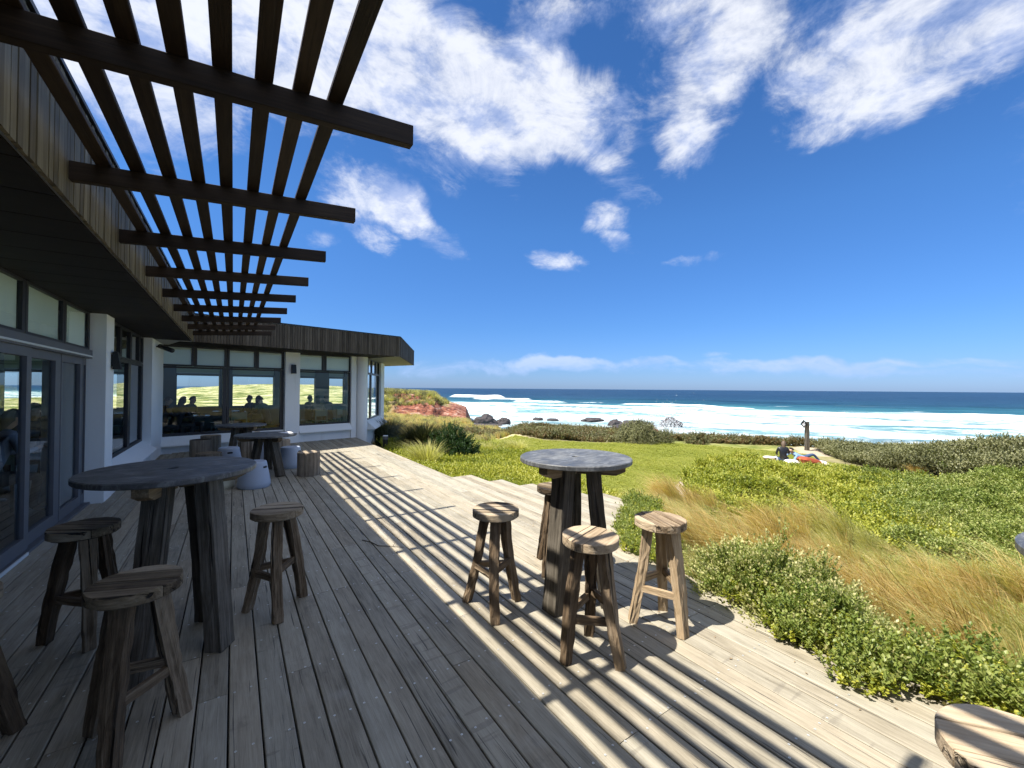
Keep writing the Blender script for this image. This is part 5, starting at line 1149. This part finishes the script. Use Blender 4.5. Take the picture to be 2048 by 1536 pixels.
tussock('bleached fan-shaped tussock at the left corner of the lawn', 9.2, 13.3, .95, .85, 'straw', 620, .016, (-.25, .15), 5)
tussock('golden tussock bent by the wind at the near corner of the lawn', 5.9, 4.15, .85, .50, 'gold', 420, .010, (-.55, .35), 6)
tussock('second wind-bent golden tussock right of the near lawn corner', 5.6, 3.3, .85, .48, 'gold', 420, .010, (-.55, .35), 7)
tussock('wide golden tussock above the leafy shrub', 5.0, 2.1, .90, .52, 'gold', 420, .010, (-.6, .35), 8)
tussock('arching golden tussock right of the wide one above the leafy shrub', 5.0, 1.35, .85, .55, 'gold', 420, .009, (-.6, .3), 9)
tussock('round dry tussock standing in front of the grey-green scrub', 1838, 952, .62, .5, 'gold', 300, .014, (-.15, .1), 10)
tussock('tall rust-coloured grass clump on the deck edge beside the straw-coloured stool', 3.42, 2.15, .62, .16, 'gold', 160, .004, (-.1, .05), 11, .1)
x, y = 5.75, 11.9; z = float(ground(x, y))
mound('dark green round bush in front of the pale tussocks, left of the lawn', 'round_bush', [(x, y, z, .68, .68, .95)], [leaf_proto('dark_sprig', M['leaf_dark'], 40, .12, .14, .045, .022, .5, 95)], 900, 1.1, 6)
x, y, z = at(1268, 884)
mound('silvery grey-green bush in front of the dark rocks', 'grey_bush', [(x, y, z - .2, 1.5, 1.3, 1.35), (x + 1.2, y - .8, z - .2, .9, .8, .9)], [scr[0]], 900, 1.0, 7)
x, y, z = at(1395, 888)
mound('small dark bush at the far right end of the lawn edging', 'small_bush', [(x, y, z - .1, .7, .6, .75)], [rustp[0], scr[0]], 260, 1.0, 8)

# ------------------------------------------------------------------ bollard, post with sign, picnic
x, y, z = at(768, 935); x, y = 3.97, 13.0; z = float(ground(x, y))
t = thing('bollard_light', 'short dark bollard light with a pale cap beside the end of the deck', 'bollard light', (x, y, z))
mb = MB(); mb.cyl((0, 0, 0), .075, .075, .46, 20); mb.obj('post', M['black'], t)
mb = MB(); mb.cyl((0, 0, .461), .080, .080, .10, 20); mb.obj('lamp_head', M['frame_grey'], t)
mb = MB(); mb.cyl((0, 0, .5615), .085, .08, .02, 20); mb.obj('cap', M['strip'], t)
x, y, z = at(1614, 901); dp = x * _f0[0] + y * _f0[1]; k = dp / FPX
t = thing('trail_post', 'round grey timber post with a small black and white diamond marker, behind the picnickers', 'post', (x, y, z), -YAW)
mb = MB(); mb.beam((0, 0, -.1), (0, 0, 57 * k), .19, .19, .17, .17, 77, nl=8, rough=.003, groove=.003); mb.obj('post', M['tleg'], t)
mb = MB(); a = 8.4 * k; cx, cz = -9.0 * k, 54 * k - .02; T_ = lambda px_, pz_, yy: (cx + px_, yy, cz + pz_)
vs = [T_(0, a, -.11), T_(-a * .8, 0, -.11), T_(0, -a, -.11), T_(a * .8, 0, -.11), T_(0, a, -.10), T_(-a * .8, 0, -.10), T_(0, -a, -.10), T_(a * .8, 0, -.10)]
mb.add(vs, [(0, 1, 2, 3), (7, 6, 5, 4)] + [(k_, 4 + k_, 4 + (k_ + 1) % 4, (k_ + 1) % 4) for k_ in range(4)]); sg = mb.obj('marker_plate', M['black'], t)
mb = MB(); b = a * .17
mb.add([T_(x_ * b, z_ * b, -.114) for x_, z_ in [(-3.1, .2), (-.2, -3.9), (2.6, -1.0), (1.3, -.6), (.6, .4), (2.0, .6), (.2, 3.4), (.1, 1.4), (-1.2, .2)]], [tuple(range(9))]); mb.obj('marker_symbol', M['paper'], sg)
mb = MB(); mb.box((-9.0 * k + a * .6, -.108, cz - .01), (-.05, -.09, cz + .01)); mb.obj('bracket', M['black'], t)
# picnic
bx, by, bz = at(1588, 930); bz += .03
ang = -YAW
def PL(u_, v_): return bx + u_ * RT[0] + v_ * _f0[0], by + u_ * RT[1] + v_ * _f0[1]
mb = MB(); n = 22; rr = random.Random(4); vs = []
for i in range(n + 1):
    for j in range(n + 1):
        u_, v_ = -1.25 + 2.6 * i / n, -.75 + 1.6 * j / n; vs.append((u_ + .05 * math.sin(3 * v_), v_ + .06 * math.sin(2.3 * u_), .02 + .030 * math.sin(6 * u_ + 2 * v_) + .025 * math.sin(9 * v_ - 3 * u_)))
mb.add(vs, [(i * (n + 1) + j, (i + 1) * (n + 1) + j, (i + 1) * (n + 1) + j + 1, i * (n + 1) + j + 1) for i in range(n) for j in range(n)], None, 0, True)
M['blanket'] = plain('cream_picnic_blanket', (.66, .60, .50), .9, .08, 5)
t = mb.obj('picnic_blanket', M['blanket']); t.location = (bx, by, float(ground(bx, by)) + .03); t.rotation_euler.z = ang; tag(t, 'rumpled cream picnic blanket spread on the lawn under the two people', 'blanket')
wx, wy = PL(-.38, .12)
make_person('woman in a shiny black jacket with streaked hair sitting on the picnic blanket, back turned', (wx, wy, float(ground(wx, wy)) + .03), ang - .35, 'ground', BLACK, DENIM, FAIR, long_hair=True)
mx_, my_ = PL(.28, .35)
make_person('man in a pale blue shirt reclining on the picnic blanket beside the woman', (mx_, my_, float(ground(mx_, my_)) + .04), ang, 'recline', CHECK, DENIM, DARKH)
M['red_cloth'] = plain('rust_red_cushion', (.30, .060, .022), .85, .12, 6); M['wicker'] = wood('wicker', (.20, .12, .05), (.42, .28, .12), (.60, .44, .24), 60, .3)
def cushion(label, u_, v_, w, d, h, rz, mat, tip=0):
    n = 14; vs = []; x, y = PL(u_, v_)
    for s_ in (1, -1):
        for i in range(n + 1):
            for j in range(n + 1):
                a, b = 2 * i / n - 1, 2 * j / n - 1; th = (max(0, (1 - a ** 4) * (1 - b ** 4))) ** .5 * h / 2; vs.append((a * w / 2 * (1 - .06 * b * b), b * d / 2 * (1 - .06 * a * a), s_ * th + h / 2))
    N_ = (n + 1) ** 2; F_ = [(i * (n + 1) + j, (i + 1) * (n + 1) + j, (i + 1) * (n + 1) + j + 1, i * (n + 1) + j + 1) for i in range(n) for j in range(n)]
    mb = MB(); mb.add(vs, F_ + [tuple(N_ + k_ for k_ in reversed(f)) for f in F_], None, 0, True); o = mb.obj('cushion', M[mat]); o.location = (x, y, float(ground(x, y)) + .07); o.rotation_euler = (0, tip, ang + rz); return tag(o, label, 'cushion')
cushion('large rust-red triangular cushion lying in front of the reclining man', .42, -.30, .95, .5, .30, .2, 'red_cloth', .22)
cushion('plump white cushion in front of the woman on the blanket', -.42, -.42, .55, .35, .20, .3, 'paper')
cushion('long pale cushion at the right end of the blanket', 1.0, .0, .8, .45, .16, -.5, 'blanket', .1)
x, y = PL(-.98, .15); t = thing('picnic_basket', 'round wicker picnic basket with a pale lid at the left end of the blanket', 'basket', (x, y, float(ground(x, y)) + .04), 0)
mb = MB(); mb.lathe((0, 0, 0), [(.001, 0), (.16, 0), (.20, .10), (.22, .20)], 24); mb.obj('basket_body', M['wicker'], t)
mb = MB(); mb.lathe((0, 0, .202), [(.235, 0), (.235, .02), (.18, .05), (.001, .06)], 24); mb.obj('lid', M['blanket'], t)
x, y = PL(-.72, .1); t = thing('drink_box', 'upright dark and white carton beside the woman', 'carton', (x, y, float(ground(x, y)) + .05), ang)
mb = MB(); mb.box((-.045, -.05, 0), (.045, .05, .24), 2, .004); mb.obj('carton_body', M['paper'], t)
mb = MB(); mb.box((-.046, -.051, .05), (.0, .051, .19), 2); mb.obj('label_band', M['black'], t)
# a dry twig lying on the boards
mb = MB(); mb.tube([(.0, .0, .006), (.06, -.12, .01), (.10, -.26, .006), (.22, -.36, .008), (.30, -.46, .012)], [.004, .0045, .004, .003, .002], 6); mb.tube([(.22, -.36, .008), (.27, -.30, .03)], [.003, .001], 5)
o = mb.obj('dry_twig', M['stool']); x, y = 1.17, 4.62; o.location = (x, y, 0); tag(o, 'thin crooked dry twig lying on the shaded boards beside the first bright stripe', 'twig')

# leaf litter blown against the planted edge
q = np.random.RandomState(61); litter = MB()
for i in range(90):
    y_ = q.uniform(-.2, 6.8); x_ = 3.30 - abs(q.normal()) * .35 if y_ > 2.4 else 3.02 - abs(q.normal()) * .3; a = q.uniform(0, 6.283); l = q.uniform(.008, .020); d = np.array([math.cos(a), math.sin(a), q.uniform(-.1, .3)]) * l; s_ = np.array([-math.sin(a), math.cos(a), 0]) * l * .35; c = np.array([x_, y_, .006])
    litter.add([c - d * .5, c + s_, c + d, c - s_], [(0, 1, 2), (0, 2, 3)])
tag(litter.obj('leaf_litter', M['stool_pale']), 'scattered dry leaves lying on the boards along the planted deck edge', 'leaves', kind='stuff')
